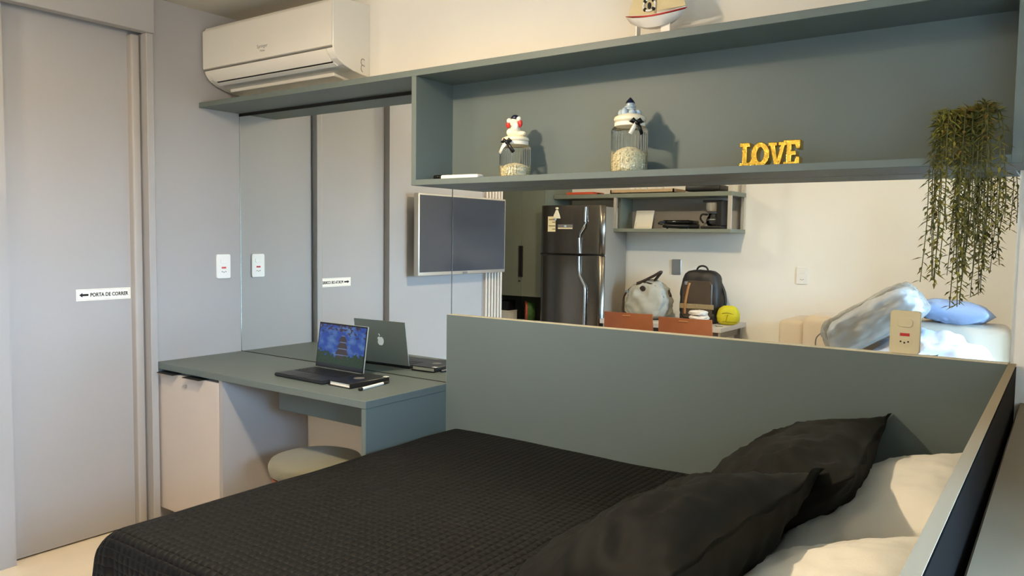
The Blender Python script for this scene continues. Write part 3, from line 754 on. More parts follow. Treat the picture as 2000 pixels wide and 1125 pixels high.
b = ball((0.0, 0, z + 0.018), 0.021, 0.018, 0.022); ball((-0.02, -0.006, z + 0.012), 0.013, 0.012, 0.014, bm=b); ball((0.024, 0, z + 0.006), 0.02, 0.014, 0.009, bm=b); ball((0.0, -0.008, z + 0.045), 0.017, 0.016, 0.016, bm=b)
mesh_obj('figurine', b, M['porcelain'], j1, smooth=True)
mesh_obj('figurine_cap', ball((0.002, -0.006, z + 0.060), 0.016, 0.014, 0.012), M['navy'], j1, smooth=True)
mesh_obj('red_sleeve', ball((-0.024, -0.012, z + 0.038), 0.009, 0.007, 0.012), M['red'], j1, smooth=True)
mesh_obj('red_sleeve', ball((0.026, -0.010, z + 0.040), 0.009, 0.007, 0.014), M['red'], j1, smooth=True)
b = ball((-0.018, -0.014, z + 0.052), 0.010, 0.008, 0.009); ball((0.022, -0.012, z + 0.055), 0.009, 0.008, 0.009, bm=b); ball((0.012, -0.018, z + 0.03), 0.012, 0.009, 0.014, bm=b)
mesh_obj('white_trim', b, M['boat_white'], j1, smooth=True)
def ribbon(j, R, zc, ang, spread_):
    b_ = lathe([(R * 0.80, zc - 0.006), (R * 0.83, zc - 0.006), (R * 0.83, zc + 0.006), (R * 0.80, zc + 0.006), (R * 0.80, zc - 0.006)], 40)
    mesh_obj('ribbon_band', b_, M['paper'], j, smooth=True, angle=40)
    k_ = bmesh.new(); w_ = bmesh.new()
    c0 = Vector((R * 0.86 * math.cos(ang), R * 0.86 * math.sin(ang), zc)); t_ = Vector((-math.sin(ang), math.cos(ang), 0)); o_ = Vector((math.cos(ang), math.sin(ang), 0))
    ball(c0 + o_ * 0.004, 0.007, 0.007, 0.008, bm=k_)
    for s in (-1, 1):
        tube([c0 + o_ * 0.004, c0 + t_ * s * 0.012 + o_ * 0.008 + Vector((0, 0, 0.010)), c0 + t_ * s * 0.022 + o_ * 0.006 + Vector((0, 0, 0.004)), c0 + t_ * s * 0.008 + o_ * 0.005], 0.006, 6, bm=k_, flat=0.3)
        tube([c0 + o_ * 0.004, c0 + t_ * s * spread_ * 0.5 + o_ * 0.008 - Vector((0, 0, 0.016)), c0 + t_ * s * spread_ + o_ * 0.004 - Vector((0, 0, 0.036))], 0.0075, 6, bm=(k_ if s > 0 else w_), flat=0.25)
    mesh_obj('bow', k_, M['black'], j, smooth=True); mesh_obj('bow_tail', w_, M['paper'], j, smooth=True)
ribbon(j1, 0.056, 0.118 * 1.04, -PI / 2, 0.030)
j2 = jar(2.200, -0.105, 0.059, 0.150, 0.082, 'taller fluted glass jar with a lighthouse lid, middle of the box shelf')
z = 0.150 * 1.26
mesh_obj('lighthouse', lathe([(0, z - 0.002), (0.020, z - 0.002), (0.016, z + 0.02), (0.0185, z + 0.022), (0.0185, z + 0.026), (0.013, z + 0.028), (0.012, z + 0.036), (0, z + 0.038)], 24), M['pale_glaze'], j2, smooth=True, angle=40)
mesh_obj('lighthouse_roof', lathe([(0, z + 0.036), (0.016, z + 0.036), (0.011, z + 0.044), (0.003, z + 0.053), (0, z + 0.055)], 24), M['navy'], j2, smooth=True, angle=40)
b = bmesh.new()
for k in range(7):
    a = k * 0.9; ball((0.028 * math.cos(a), 0.028 * math.sin(a), z + 0.004), 0.011, 0.011, 0.010 + 0.003 * (k % 3), 12, 8, bm=b)
mesh_obj('rock_base', b, M['pale_glaze'], j2, smooth=True)
ribbon(j2, 0.059, 0.150 * 1.045, -PI / 2 + 0.85, 0.020)

# gold letters
lv = thing('gold_letters', 'small shiny gold LOVE letters standing on the box shelf', 'ornament', (2.667, -0.145, SHELF), (0, 0, math.radians(3)), local=True)
def letter(poly, hole=None, d=0.038):
    t = bmesh.new()
    vs = [t.verts.new((x, y, 0)) for x, y in poly]
    es = [t.edges.new((vs[i], vs[(i + 1) % len(vs)])) for i in range(len(vs))]
    if hole:
        hv = [t.verts.new((x, y, 0)) for x, y in hole]
        es += [t.edges.new((hv[i], hv[(i + 1) % len(hv)])) for i in range(len(hv))]
    bmesh.ops.triangle_fill(t, use_beauty=True, use_dissolve=False, edges=es)
    r = bmesh.ops.extrude_face_region(t, geom=t.faces[:])
    bmesh.ops.translate(t, vec=(0, 0, d), verts=[v for v in r['geom'] if isinstance(v, bmesh.types.BMVert)])
    bmesh.ops.transform(t, matrix=Matrix(((1, 0, 0, 0), (0, 0, -1, 0.019), (0, 1, 0, 0), (0, 0, 0, 1))), verts=t.verts)
    return t
P_ = [[(-.083, 0), (-.040, 0), (-.040, .024), (-.048, .024), (-.053, .012), (-.063, .012), (-.063, .057), (-.055, .057), (-.055, .068), (-.082, .068), (-.082, .057), (-.075, .057), (-.075, .011), (-.083, .011)],
      None,
      [(-.002, .066), (.020, .066), (.020, .057), (.015, .057), (.023, .022), (.032, .057), (.026, .057), (.026, .066), (.046, .066), (.046, .057), (.042, .057), (.029, .001), (.016, .001), (.003, .057), (-.002, .057)],
      [(.040, 0), (.082, 0), (.082, .024), (.074, .024), (.070, .011), (.060, .011), (.060, .029), (.072, .029), (.072, .040), (.060, .040), (.060, .058), (.070, .058), (.074, .047), (.083, .047), (.083, .070), (.040, .070), (.040, .059), (.048, .059), (.048, .011), (.040, .011)]]
for nm, p in zip('LOVE', P_):
    if nm == 'O':
        o_ = [(-.0245 + .0245 * math.cos(k * PI / 14), .034 + .034 * math.sin(k * PI / 14)) for k in range(28)]
        h_ = [(-.0245 + .0115 * math.cos(k * PI / 14), .034 + .021 * math.sin(k * PI / 14)) for k in range(28)]
        t = letter(o_, h_)
    else: t = letter(p)
    o = mesh_obj('letter', t, M['gold'], lv, smooth=True, angle=50)
    sol = o.modifiers.new('fat', 'SOLIDIFY'); sol.thickness = 0.002; sol.offset = 1
    bv = o.modifiers.new('soft', 'BEVEL'); bv.width = 0.0018; bv.segments = 2; bv.limit_method = 'ANGLE'

# remote control
rm = thing('remote_control', 'white remote control with a black end lying at the left of the box shelf', 'remote control', (1.525, -0.15, SHELF), (0, 0, math.radians(4)), local=True)
mesh_obj('body', B(-0.065, 0.10, -0.022, 0.022, 0.0, 0.017, 0.006, 3), M['white_plastic'], rm, smooth=True)
mesh_obj('black_end', B(-0.10, -0.062, -0.023, 0.023, 0.0, 0.018, 0.007, 3), M['black_gloss'], rm, smooth=True)
b = bmesh.new()
for i in range(5):
    for j in range(2): cyl((-0.04 + i * 0.026, -0.009 + j * 0.018, 0.0165), (-0.04 + i * 0.026, -0.009 + j * 0.018, 0.0185), 0.005, seg=12, bm=b)
mesh_obj('buttons', b, M['grey_plastic'], rm)

# sailboat on the top board
sb = thing('model_sailboat', 'model sailboat with a white and red hull on top of the shelf', 'ornament', (2.283, -0.11, TOP), (0, 0, math.radians(2)), local=True)
def hull(z0, z1, s0, s1, L0, L1):
    t = bmesh.new(); rings = []
    for k in range(9):
        u = -1 + 2 * k / 8
        w_ = max(0.02, (1 - abs(u) ** 2.4)) * 0.03
        rings.append((u, w_))
    grid = []
    for u, w_ in rings:
        rise = 0.016 * u * u
        lo = (u * L0, w_ * s0, z0 + rise * 1.6); hi = (u * L1, w_ * s1, z1 + rise)
        lo_z = min(lo[2], hi[2] - 0.002)
        grid.append([t.verts.new((lo[0], -lo[1], lo_z)), t.verts.new((lo[0], lo[1], lo_z)), t.verts.new((hi[0], hi[1], hi[2])), t.verts.new((hi[0], -hi[1], hi[2]))])
    for a, c in zip(grid, grid[1:]):
        for i in range(4): t.faces.new((a[i], a[(i + 1) % 4], c[(i + 1) % 4], c[i]))
    t.faces.new(grid[0][::-1]); t.faces.new(grid[-1])
    return t
mesh_obj('hull', hull(0.045, 0.074, 0.45, 0.95, 0.085, 0.1), M['boat_white'], sb, smooth=True, angle=60)
mesh_obj('gunwale_stripe', hull(0.074, 0.079, 1.0, 1.04, 0.101, 0.103), M['red'], sb)
mesh_obj('deck', hull(0.079, 0.082, 0.95, 0.9, 0.099, 0.097), M['boat_white'], sb)
b = B(-0.06, -0.056, -0.014, 0.014, 0, 0.055); B(0.02, 0.05, -0.004, 0.004, 0.0, 0.055, bm=b); B(-0.062, 0.055, -0.018, 0.018, 0.0, 0.004, bm=b)
mesh_obj('stand', b, M['boat_white'], sb)
mesh_obj('mast', cyl((0.0, 0, 0.08), (0.0, 0, 0.40), 0.003, seg=10), M['wood'], sb)
xz = Matrix(((1, 0, 0, 0), (0, 0, 1, -0.0015), (0, 1, 0, 0), (0, 0, 0, 1)))
mesh_obj('main_sail', prism([(0.004, 0.098), (0.004, 0.385), (0.098, 0.10)], 0.003, xz), M['sail'], sb)
mesh_obj('fore_sail', prism([(-0.004, 0.39), (-0.004, 0.09), (-0.095, 0.085)], 0.003, xz), M['sail'], sb)
b = bmesh.new()
tube([(-0.02 + 0.02 * math.cos(a), -0.0045, 0.118 + 0.018 * math.sin(a)) for a in [k * 2 * PI / 16 for k in range(17)]], 0.0035, 8, bm=b)
mesh_obj('lifebuoy', b, M['boat_white'], sb, smooth=True)
b = bmesh.new()
for k in range(4):
    a = PI / 4 + k * PI / 2
    c = Vector((-0.02 + 0.02 * math.cos(a), -0.0045, 0.118 + 0.018 * math.sin(a))); ball(c, 0.006, 0.005, 0.006, 10, 8, bm=b)
ball((-0.02, -0.004, 0.116), 0.006, 0.003, 0.011, 10, 8, bm=b)
mesh_obj('buoy_marks', b, M['ink'], sb, smooth=True)

# hanging plant
pl = thing('hanging_plant', 'trailing artificial plant spilling over the right end of the box shelf', 'plant', (3.15, -0.13, SHELF), local=True)
mesh_obj('pot', lathe([(0, 0), (0.035, 0), (0.045, 0.075), (0.048, 0.08), (0.04, 0.08), (0.036, 0.07), (0, 0.065)], 24), M['grey_plastic'], pl, smooth=True, angle=40)
LOCX = 3.15
def leaf_at(t, p, d, up, L, W):
    d = d.normalized(); s = d.cross(up)
    if s.length < 1e-3: s = Vector((1, 0, 0))
    s.normalize(); nrm = s.cross(d)
    a = t.verts.new(p); b1 = t.verts.new(p + d * L * 0.4 + s * W + nrm * W * 0.3); c = t.verts.new(p + d * L + nrm * -L * 0.06); b2 = t.verts.new(p + d * L * 0.4 - s * W + nrm * W * 0.3)
    m_ = t.verts.new(p + d * L * 0.45 - nrm * W * 0.3)
    for f in ((a, b1, m_), (b1, c, m_), (c, b2, m_), (b2, a, m_)): t.faces.new(f)
strands = []
rs = random.Random(11)
for k in range(15): strands.append((rs.uniform(-0.060, 0.060), rs.uniform(-0.135, -0.105), rs.uniform(-0.30, -0.14)))
for x_, z_ in ((-0.064, -0.305), (-0.054, -0.30), (-0.040, -0.31), (-0.030, -0.28), (-0.006, -0.365), (0.002, -0.36), (0.010, -0.355), (0.018, -0.34), (0.042, -0.29), (0.050, -0.27), (0.056, -0.25), (0.080, -0.17), (0.088, -0.15)):
    strands.append((x_, rs.uniform(-0.135, -0.11), z_))
for k in range(40): strands.append((rs.uniform(-0.062, 0.050), rs.uniform(-0.135, -0.02), rs.uniform(-0.03, 0.09)))
for k, (x_, y_, z_) in enumerate(strands):
    front = z_ < -0.035
    top = 0.105 + 0.012 * x_ / 0.06
    if front:
        pts = [(x_ * 0.4, -0.01, 0.07), (x_ * 0.7, -0.045, top + rs.uniform(-0.02, 0.015)), (x_ * 0.9, -0.098, 0.07), (x_, y_ - 0.004, -0.02), (x_ + rs.uniform(-0.006, 0.006), y_ + 0.002, (z_ - 0.02) / 2), (x_ + rs.uniform(-0.012, 0.008), y_, z_)]
    else:
        pts = [(x_ * 0.5, -0.01, 0.065), (x_ * 0.8, y_ * 0.5, top + rs.uniform(-0.02, 0.012)), (x_, y_, 0.09 + rs.uniform(-0.02, 0.02)), (x_ * 1.04, y_ - 0.008, min(z_, 0.06))]
    sp_ = spline(pts, 7)
    t = tube(sp_, 0.0011, 5)
    nb_ = len(t.faces)
    Ls = sum((sp_[i + 1] - sp_[i]).length for i in range(len(sp_) - 1))
    nl = int(Ls / (0.0055 if not front else 0.0075))
    for q in range(nl):
        f_ = (q + 0.5) / nl * (len(sp_) - 1); i = int(f_); p = sp_[i].lerp(sp_[min(i + 1, len(sp_) - 1)], f_ - i)
        tan = (sp_[min(i + 1, len(sp_) - 1)] - sp_[i]).normalized()
        a = q * 2.4 + k
        out = Vector((math.cos(a), math.sin(a), 0)); out = (out - tan * out.dot(tan)).normalized()
        d = tan * rs.uniform(0.35, 0.75) + out * rs.uniform(0.8, 1.2)
        leaf_at(t, p, d, Vector((0, 0, 1)), rs.uniform(0.020, 0.031), rs.uniform(0.0026, 0.0042))
    for fi, f in enumerate(t.faces): f.material_index = 0 if fi < nb_ else 1
    mesh_obj('strand', t, [M['stem'], (M['leaf'], M['leaf2'], M['leaf'], M['leaf3'])[k % 4] if not front else (M['leaf'], M['leaf2'])[k % 2]], pl)

# ------------------------------------------------------------------ the room seen in the mirror: television wall
tv = thing('television', 'flat television with a pale silver frame on the wall facing the bed', 'television', (0.08, -1.66, 1.35))
mesh_obj('casing', B(0.055, 0.095, -2.118, -1.205, 1.09, 1.605, 0.006, 2), M['silver'], tv, smooth=True, angle=40)
mesh_obj('screen', B(0.0951, 0.0962, -2.106, -1.217, 1.112, 1.594), M['screen_tv'], tv)
mesh_obj('lower_badge', B(0.0951, 0.098, -1.69, -1.64, 1.094, 1.106, 0.002, 1), M['alu'], tv)
mesh_obj('bracket', B(0.0, 0.055, -1.78, -1.55, 1.25, 1.45), M['black'], tv)
sl = struct('trim_4', B(0.0, 0.004, -2.18, -1.975, 0, H - 0.17), M['laminate'])
sm = None
for k in range(6):
    y = -2.178 + k * 0.035
    if sm is None: sm = mesh_obj('slat', B(0.004, 0.026, 0, 0.019, 0, H - 0.171, 0.002, 1), M['laminate_light'], sl); sm.location = (0, y, 0)
    else:
        c = sm.copy(); C.objects.link(c); c.location = (0, y, 0)

# ------------------------------------------------------------------ kitchen corner
kc = thing('kitchen_cabinet', 'tall grey-green kitchen cabinet left of the refrigerator', 'cabinet', (-0.24, -2.99, 0))
b = bmesh.new(); slab(b, -0.52, -0.5, -3.195, -2.82, 0.0, 2.3); slab(b, -0.03, -0.01, -3.195, -2.82, 0.0, 2.3); slab(b, -0.5, -0.03, -3.195, -3.18, 0.0, 2.3); slab(b, -0.5, -0.03, -3.18, -2.82, 0.86, 0.88); slab(b, -0.5, -0.03, -3.18, -2.82, 2.28, 2.3)
mesh_obj('carcass', b, M['kitchen_green'], kc)
mesh_obj('counter', B(-0.5, -0.03, -3.18, -2.80, 0.60, 0.63, 0.002, 1), M['table'], kc)
for i, (x0, x1) in enumerate(((-0.518, -0.2415), (-0.2385, -0.012))):
    d = mesh_obj('door', B(x0, x1, -2.8195, -2.80, 0.862, 2.298, 0.001, 1), M['kitchen_green'], kc)
    mesh_obj('handle', B(*((-0.258, -0.243) if i == 0 else (-0.237, -0.222)), -2.80, -2.788, 1.02, 1.27, 0.001, 1), M['black_gap'], d)
lk = cyl((-0.252, -2.80, 0.985), (-0.252, -2.79, 0.985), 0.009, seg=18); mesh_obj('lock', lk, M['chrome'], kc)
d = mesh_obj('lower_door', B(-0.498, -0.032, -2.82, -2.80, 0.08, 0.59, 0.001, 1), M['kitchen_green'], kc)
bx = thing('black_box', 'small black box standing in the niche under the kitchen cabinet', 'box', (-0.44, -2.9, 0.73), local=True)
mesh_obj('body', B(-0.045, 0.045, -0.05, 0.05, 0, 0.075, 0.004, 2), M['black'], bx); mesh_obj('lid', B(-0.046, 0.046, -0.051, 0.051, 0.075, 0.083, 0.002, 1), M['black_gloss'], bx)
wx = thing('white_box', 'white box below the black box in the kitchen niche', 'box', (-0.44, -2.9, 0.63), local=True)
mesh_obj('body', B(-0.055, 0.055, -0.06, 0.06, 0, 0.09, 0.004, 2), M['white_plastic'], wx); mesh_obj('lid', B(-0.057, 0.057, -0.062, 0.062, 0.09, 0.1, 0.002, 1), M['white_plastic'], wx)
wm = thing('melon_tray', 'red and green melon-shaped tray leaning in the kitchen niche', 'tray', (-0.245, -2.90, 0.635), (0, 0, math.radians(52)), local=True)
b = cyl((0, 0.0, 0.095), (0, 0.015, 0.095), 0.088, 0.088, 40); mesh_obj('face', b, M['watermelon_red'], wm, smooth=True, angle=40)
mesh_obj('rind', cyl((0, -0.06, 0.095), (0, 0.0, 0.095), 0.08, 0.095, 40), M['watermelon_green'], wm, smooth=True, angle=40)
for k in range(9): mesh_obj('seed', ball((0.05 * math.cos(k * 0.7), 0.0155, 0.095 + 0.05 * math.sin(k * 0.7)), 0.004, 0.002, 0.007, 8, 6), M['ink'], wm)

fg = thing('refrigerator', 'stainless steel two-door refrigerator with wavy handles', 'refrigerator', (0.272, -2.95, 0), (0, 0, math.radians(-6)), local=True)
mesh_obj('body', B(-0.262, 0.262, -0.20, 0.235, 0.03, 1.575, 0.006, 2), M['fridge_side'], fg)
mesh_obj('feet', B(-0.25, 0.25, -0.18, 0.2, 0, 0.03), M['black'], fg)
def fdoor(z0, z1):
    # bowed door front, built as a profile in plan
    pl_ = [(-0.266, 0.236), (0.266, 0.236)]
    for k in range(25):
        x = 0.266 - 0.532 * k / 24; e = max(0.0, (abs(x) - 0.206) / 0.06)
        pl_.append((x, 0.266 + 0.024 * (1 - (x / 0.266) ** 2) - 0.020 * (1 - math.sqrt(max(0, 1 - e * e)))))
    return prism(pl_, z1 - z0, Matrix.Translation((0, 0, z0)), bev=0.003)
d1 = mesh_obj('freezer_door', fdoor(1.220, 1.585), M['steel'], fg, smooth=True, angle=40)
d2 = mesh_obj('door', fdoor(0.05, 1.208), M['steel'], fg, smooth=True, angle=40)
mesh_obj('door_gap', B(-0.262, 0.262, 0.236, 0.266, 1.208, 1.220), M['black_gap'], fg)
hx = 0.285
for d, pts in ((d1, [(0.125, 1.57), (0.127, 1.46), (0.122, 1.425), (0.088, 1.37), (0.082, 1.34), (0.082, 1.225)]), (d2, [(0.082, 1.203), (0.082, 1.10), (0.088, 1.06), (0.130, 0.985), (0.135, 0.95), (0.133, 0.6)])):
    mesh_obj('handle', tube([(x, 0.303, z) for x, z in pts], 0.011, 10), M['chrome'], d, smooth=True, angle=50)
lb = mesh_obj('energy_label', B(-0.192, -0.118, 0.2775, 0.2845, 1.385, 1.50), M['paper_cream'], d1)
b = bmesh.new()
for k, z in enumerate((1.472, 1.452, 1.425, 1.40)): B(-0.185 + 0.03 * (k % 2), -0.125, 0.2846, 0.2850, z, z + 0.008, bm=b)
mesh_obj('label_print', b, M['bp_band'], lb)
mg = thing('bell_magnet', 'white bell-shaped magnet on the refrigerator freezer door', 'magnet', (0.272, -2.95, 0), (0, 0, math.radians(-6)), local=True)
mesh_obj('bell', prism([(-0.145, 1.485), (-0.085, 1.485), (-0.092, 1.51), (-0.102, 1.535), (-0.108, 1.55), (-0.122, 1.55), (-0.128, 1.535), (-0.14, 1.51)], 0.007, Matrix(((1, 0, 0, 0), (0, 0, 1, 0.2855), (0, 1, 0, 0), (0, 0, 0, 1))), bev=0.001), M['porcelain'], mg)
mesh_obj('knob', ball((-0.115, 0.289, 1.562), 0.014, 0.004, 0.008), M['porcelain'], mg); mesh_obj('clapper', ball((-0.125, 0.291, 1.479), 0.009, 0.004, 0.009), M['pale_glaze'], mg)
pt = thing('banner_magnet', 'flat dark banner magnet beside the label on the freezer door', 'magnet', (0.272, -2.95, 0), (0, 0, math.radians(-6)), local=True)
mesh_obj('plate', B(-0.105, 0.02, 0.2865, 0.2905, 1.405, 1.44, 0.001, 1), M['grey_plastic'], pt)
mesh_obj('stripe', B(-0.103, 0.018, 0.2905, 0.2912, 1.407, 1.415), M['paper_cream'], pt); mesh_obj('badge', ball((-0.042, 0.291, 1.427), 0.011, 0.002, 0.008), M['pale_glaze'], pt)

# wall-hung shelf unit above the table
ks = thing('kitchen_shelf', 'two-tier grey-green wall shelf with metal posts above the table', 'shelf', (0.7, -3.05, 1.4))
mesh_obj('upper_board', B(0.0, 1.453, -3.195, -2.90, 1.647, 1.677, 0.001, 1), M['kitchen_green'], ks)
mesh_obj('lower_board', B(0.535, 1.453, -3.195, -2.90, 1.390, 1.415, 0.001, 1), M['kitchen_green'], ks)
mesh_obj('back_panel', B(0.54, 1.43, -3.199, -3.19, 1.415, 1.647), M['laminate_warm'], ks)
mesh_obj('left_support', B(0.536, 0.552, -3.19, -2.99, 1.415, 1.647), M['kitchen_green'], ks)
for x, y in ((0.548, -2.915), (1.438, -2.915), (1.438, -3.18)):
    mesh_obj('post', B(x - 0.012, x + 0.012, y - 0.012, y + 0.012, 1.415, 1.647), M['silver'], ks)
for x, y in ((1.438, -2.915), (1.438, -3.18)):
    mesh_obj('post', B(x - 0.012, x + 0.012, y - 0.012, y + 0.012, 1.677, 1.95), M['silver'], ks)
mesh_obj('side_rail', B(1.426, 1.45, -3.168, -2.927, 1.95, 1.974), M['silver'], ks)
rb = thing('red_case', 'flat orange-red case lying at the left of the upper kitchen shelf', 'case', (0.23, -3.0, 1.677), local=True)
mesh_obj('body', B(-0.12, 0.12, -0.09, 0.09, 0, 0.02, 0.003, 1), M['orange_red'], rb); mesh_obj('clasp', B(0.12, 0.135, -0.02, 0.02, 0.006, 0.014, 0.001, 1), M['black'], rb)
ty = thing('wooden_tray', 'shallow wooden tray holding cups on the upper kitchen shelf', 'tray', (0.755, -3.03, 1.677), local=True)
b = B(-0.26, 0.26, -0.11, 0.11, 0, 0.008)
for a in ((-0.26, 0.26, -0.11, -0.1), (-0.26, 0.26, 0.1, 0.11), (-0.26, -0.25, -0.11, 0.11), (0.25, 0.26, -0.11, 0.11)): B(*a, 0, 0.03, bm=b)
mesh_obj('tray_body', b, M['wood'], ty)
cup0 = None
for k, x in enumerate((-0.13, -0.03, 0.1)):
    if cup0 is None:
        cup0 = thing('cup', 'small white cup at the left of the wooden tray', 'cup', (0.755 + x, -3.03, 1.685), local=True, group='white cups in the tray')
        mesh_obj('bowl', lathe([(0, 0), (0.022, 0), (0.032, 0.05), (0.03, 0.05), (0.02, 0.004), (0, 0.004)], 24), M['white_plastic'], cup0, smooth=True, angle=50)
        mesh_obj('handle', tube([(0.03, 0, 0.04), (0.045, 0, 0.036), (0.045, 0, 0.018), (0.026, 0, 0.014)], 0.003, 8), M['white_plastic'], cup0, smooth=True)
    else:
        c = copy_tree(cup0); c.location.x = 0.755 + x; c['label'] = ('', 'small white cup in the middle of the wooden tray', 'small white cup at the right of the wooden tray')[k]
bb = thing('black_appliance', 'low black appliance at the right of the upper kitchen shelf', 'appliance', (1.225, -3.03, 1.677), local=True)
mesh_obj('body', B(-0.13, 0.13, -0.1, 0.1, 0.006, 0.05, 0.012, 3), M['black'], bb, smooth=True); mesh_obj('top_plate', B(-0.11, 0.11, -0.085, 0.085, 0.05, 0.054, 0.001, 1), M['black_gloss'], bb)
for sx in (-0.1, 0.1): mesh_obj('foot', B(sx - 0.012, sx + 0.012, -0.07, 0.07, 0, 0.007), M['grey_plastic'], bb)
pc = thing('standing_card', 'white printed card leaning on the lower kitchen shelf', 'card', (0.705, -3.06, 1.415), (math.radians(14), 0, math.radians(6)), local=True)
mesh_obj('card', B(-0.078, 0.078, -0.006, 0.0, 0.0, 0.145), M['paper'], pc)
b = bmesh.new()
B(-0.066, 0.066, 0.0, 0.0008, 0.012, 0.0135, bm=b); B(-0.0665, -0.065, 0.0, 0.0008, 0.012, 0.05, bm=b)
mesh_obj('print_line', b, M['bp_band'], pc)
sm_ = thing('sandwich_maker', 'black sandwich maker lying on the lower kitchen shelf', 'appliance', (1.02, -3.05, 1.415), local=True)
mesh_obj('lower_half', B(-0.105, 0.105, -0.1, 0.1, 0.008, 0.034, 0.012, 3), M['black'], sm_, smooth=True)
mesh_obj('upper_half', B(-0.105, 0.105, -0.1, 0.1, 0.036, 0.064, 0.014, 3), M['black_gloss'], sm_, smooth=True)
mesh_obj('handle', tube([(-0.08, 0.095, 0.05), (-0.112, 0.115, 0.047), (-0.118, 0.13, 0.04), (-0.09, 0.12, 0.036)], 0.009, 8), M['black'], sm_, smooth=True)
for sx in (-0.08, 0.08): mesh_obj('foot', cyl((sx, 0.06, 0), (sx, 0.06, 0.01), 0.008), M['black'], sm_)
cf = thing('coffee_maker', 'black drip coffee maker with glass carafe on the lower kitchen shelf', 'coffee maker', (1.275, -3.05, 1.415), local=True)
mesh_obj('base', B(-0.07, 0.085, -0.085, 0.085, 0, 0.022, 0.006, 2), M['black'], cf)
mesh_obj('tower', B(0.045, 0.085, -0.08, 0.08, 0.022, 0.2, 0.006, 2), M['black'], cf)
mesh_obj('filter_basket', lathe([(0, 0.128), (0.05, 0.128), (0.058, 0.14), (0.062, 0.19), (0, 0.19)], 28), M['silver'], cf, smooth=True, angle=40)
mesh_obj('top', B(-0.062, 0.085, -0.075, 0.075, 0.19, 0.206, 0.006, 2), M['black'], cf)
mesh_obj('carafe', lathe([(0, 0.024), (0.045, 0.024), (0.056, 0.045), (0.054, 0.075), (0.04, 0.1), (0.042, 0.112), (0, 0.112)], 28), M['carafe_glass'], cf, smooth=True)
mesh_obj('carafe_band', lathe([(0.0555, 0.060), (0.058, 0.060), (0.056, 0.075), (0.0535, 0.075), (0.0555, 0.060)], 28), M['chrome'], cf, smooth=True)
mesh_obj('carafe_handle', tube(spline([(-0.045, 0.01, 0.105), (-0.085, 0.02, 0.105), (-0.095, 0.02, 0.075), (-0.075, 0.015, 0.045)], 5), 0.007, 8), M['black'], cf, smooth=True)

# table, chairs
tb = thing('dining_table', 'pale dining table against the white wall under the kitchen shelf', 'table', (0.98, -2.93, 0))
mesh_obj('tabletop', B(0.56, 1.485, -3.19, -2.68, 0.712, 0.745, 0.002, 1), M['table'], tb)
mesh_obj('apron', B(0.62, 1.42, -2.76, -2.74, 0.63, 0.711), M['grey_plastic'], tb)
mesh_obj('apron', B(1.43, 1.448, -3.15, -2.75, 0.66, 0.711), M['grey_plastic'], tb)
for x in (0.60, 1.44):
    for y in (-3.16, -2.72): mesh_obj('leg', B(x - 0.022, x + 0.022, y - 0.022, y + 0.022, 0, 0.711), M['alu'], tb)
ch = thing('dining_chair', 'brown moulded dining chair on the left, nearer the refrigerator', 'chair', (0.905, -2.60, 0), (0, 0, math.radians(-3)), local=True, group='brown chairs at the dining table')
def shell_back():
    t = bmesh.new(); n = 12; m_ = 10; g = {}
    for i in range(n + 1):
        for j in range(m_ + 1):
            u = -1 + 2 * i / n; v = j / m_
            w_ = 0.19 - 0.012 * v; rz = 0.475 + 0.355 * v
            y = 0.14 + 0.035 * v - 0.022 * u * u
            for s in (0, 1): g[i, j, s] = t.verts.new((u * w_, y + 0.012 * s, rz))
    for i in range(n):
        for j in range(m_):
            t.faces.new((g[i, j, 0], g[i + 1, j, 0], g[i + 1, j + 1, 0], g[i, j + 1, 0])); t.faces.new((g[i, j, 1], g[i, j + 1, 1], g[i + 1, j + 1, 1], g[i + 1, j, 1]))
    for i in range(n):
        for j in (0, m_): t.faces.new((g[i, j, 0], g[i + 1, j, 0], g[i + 1, j, 1], g[i, j, 1]))
    for j in range(m_):
        for i in (0, n): t.faces.new((g[i, j, 0], g[i, j + 1, 0], g[i, j + 1, 1], g[i, j, 1]))
    return t
mesh_obj('backrest', shell_back(), M['brown'], ch, smooth=True, angle=40)
mesh_obj('grip_slot', B(-0.03, 0.03, 0.186, 0.1895, 0.808, 0.816, 0.001, 1), M['bp_tan'], ch)
mesh_obj('seat', B(-0.2, 0.2, -0.2, 0.16, 0.445, 0.465, 0.008, 2), M['brown'], ch, smooth=True, angle=40)
mesh_obj('back_bracket', B(-0.06, 0.06, 0.135, 0.15, 0.455, 0.56), M['alu'], ch)
for sx, sy in ((-1, -1), (1, -1), (-1, 1), (1, 1)):
    mesh_obj('leg', cyl((sx * 0.205, sy * 0.19 - 0.01, 0), (sx * 0.165, sy * 0.15 - 0.02, 0.446), 0.011, seg=12), M['alu'], ch)
c2 = copy_tree(ch); c2.location = (1.355, -2.52, 0); c2['label'] = 'brown moulded dining chair on the right, nearer the sofa'

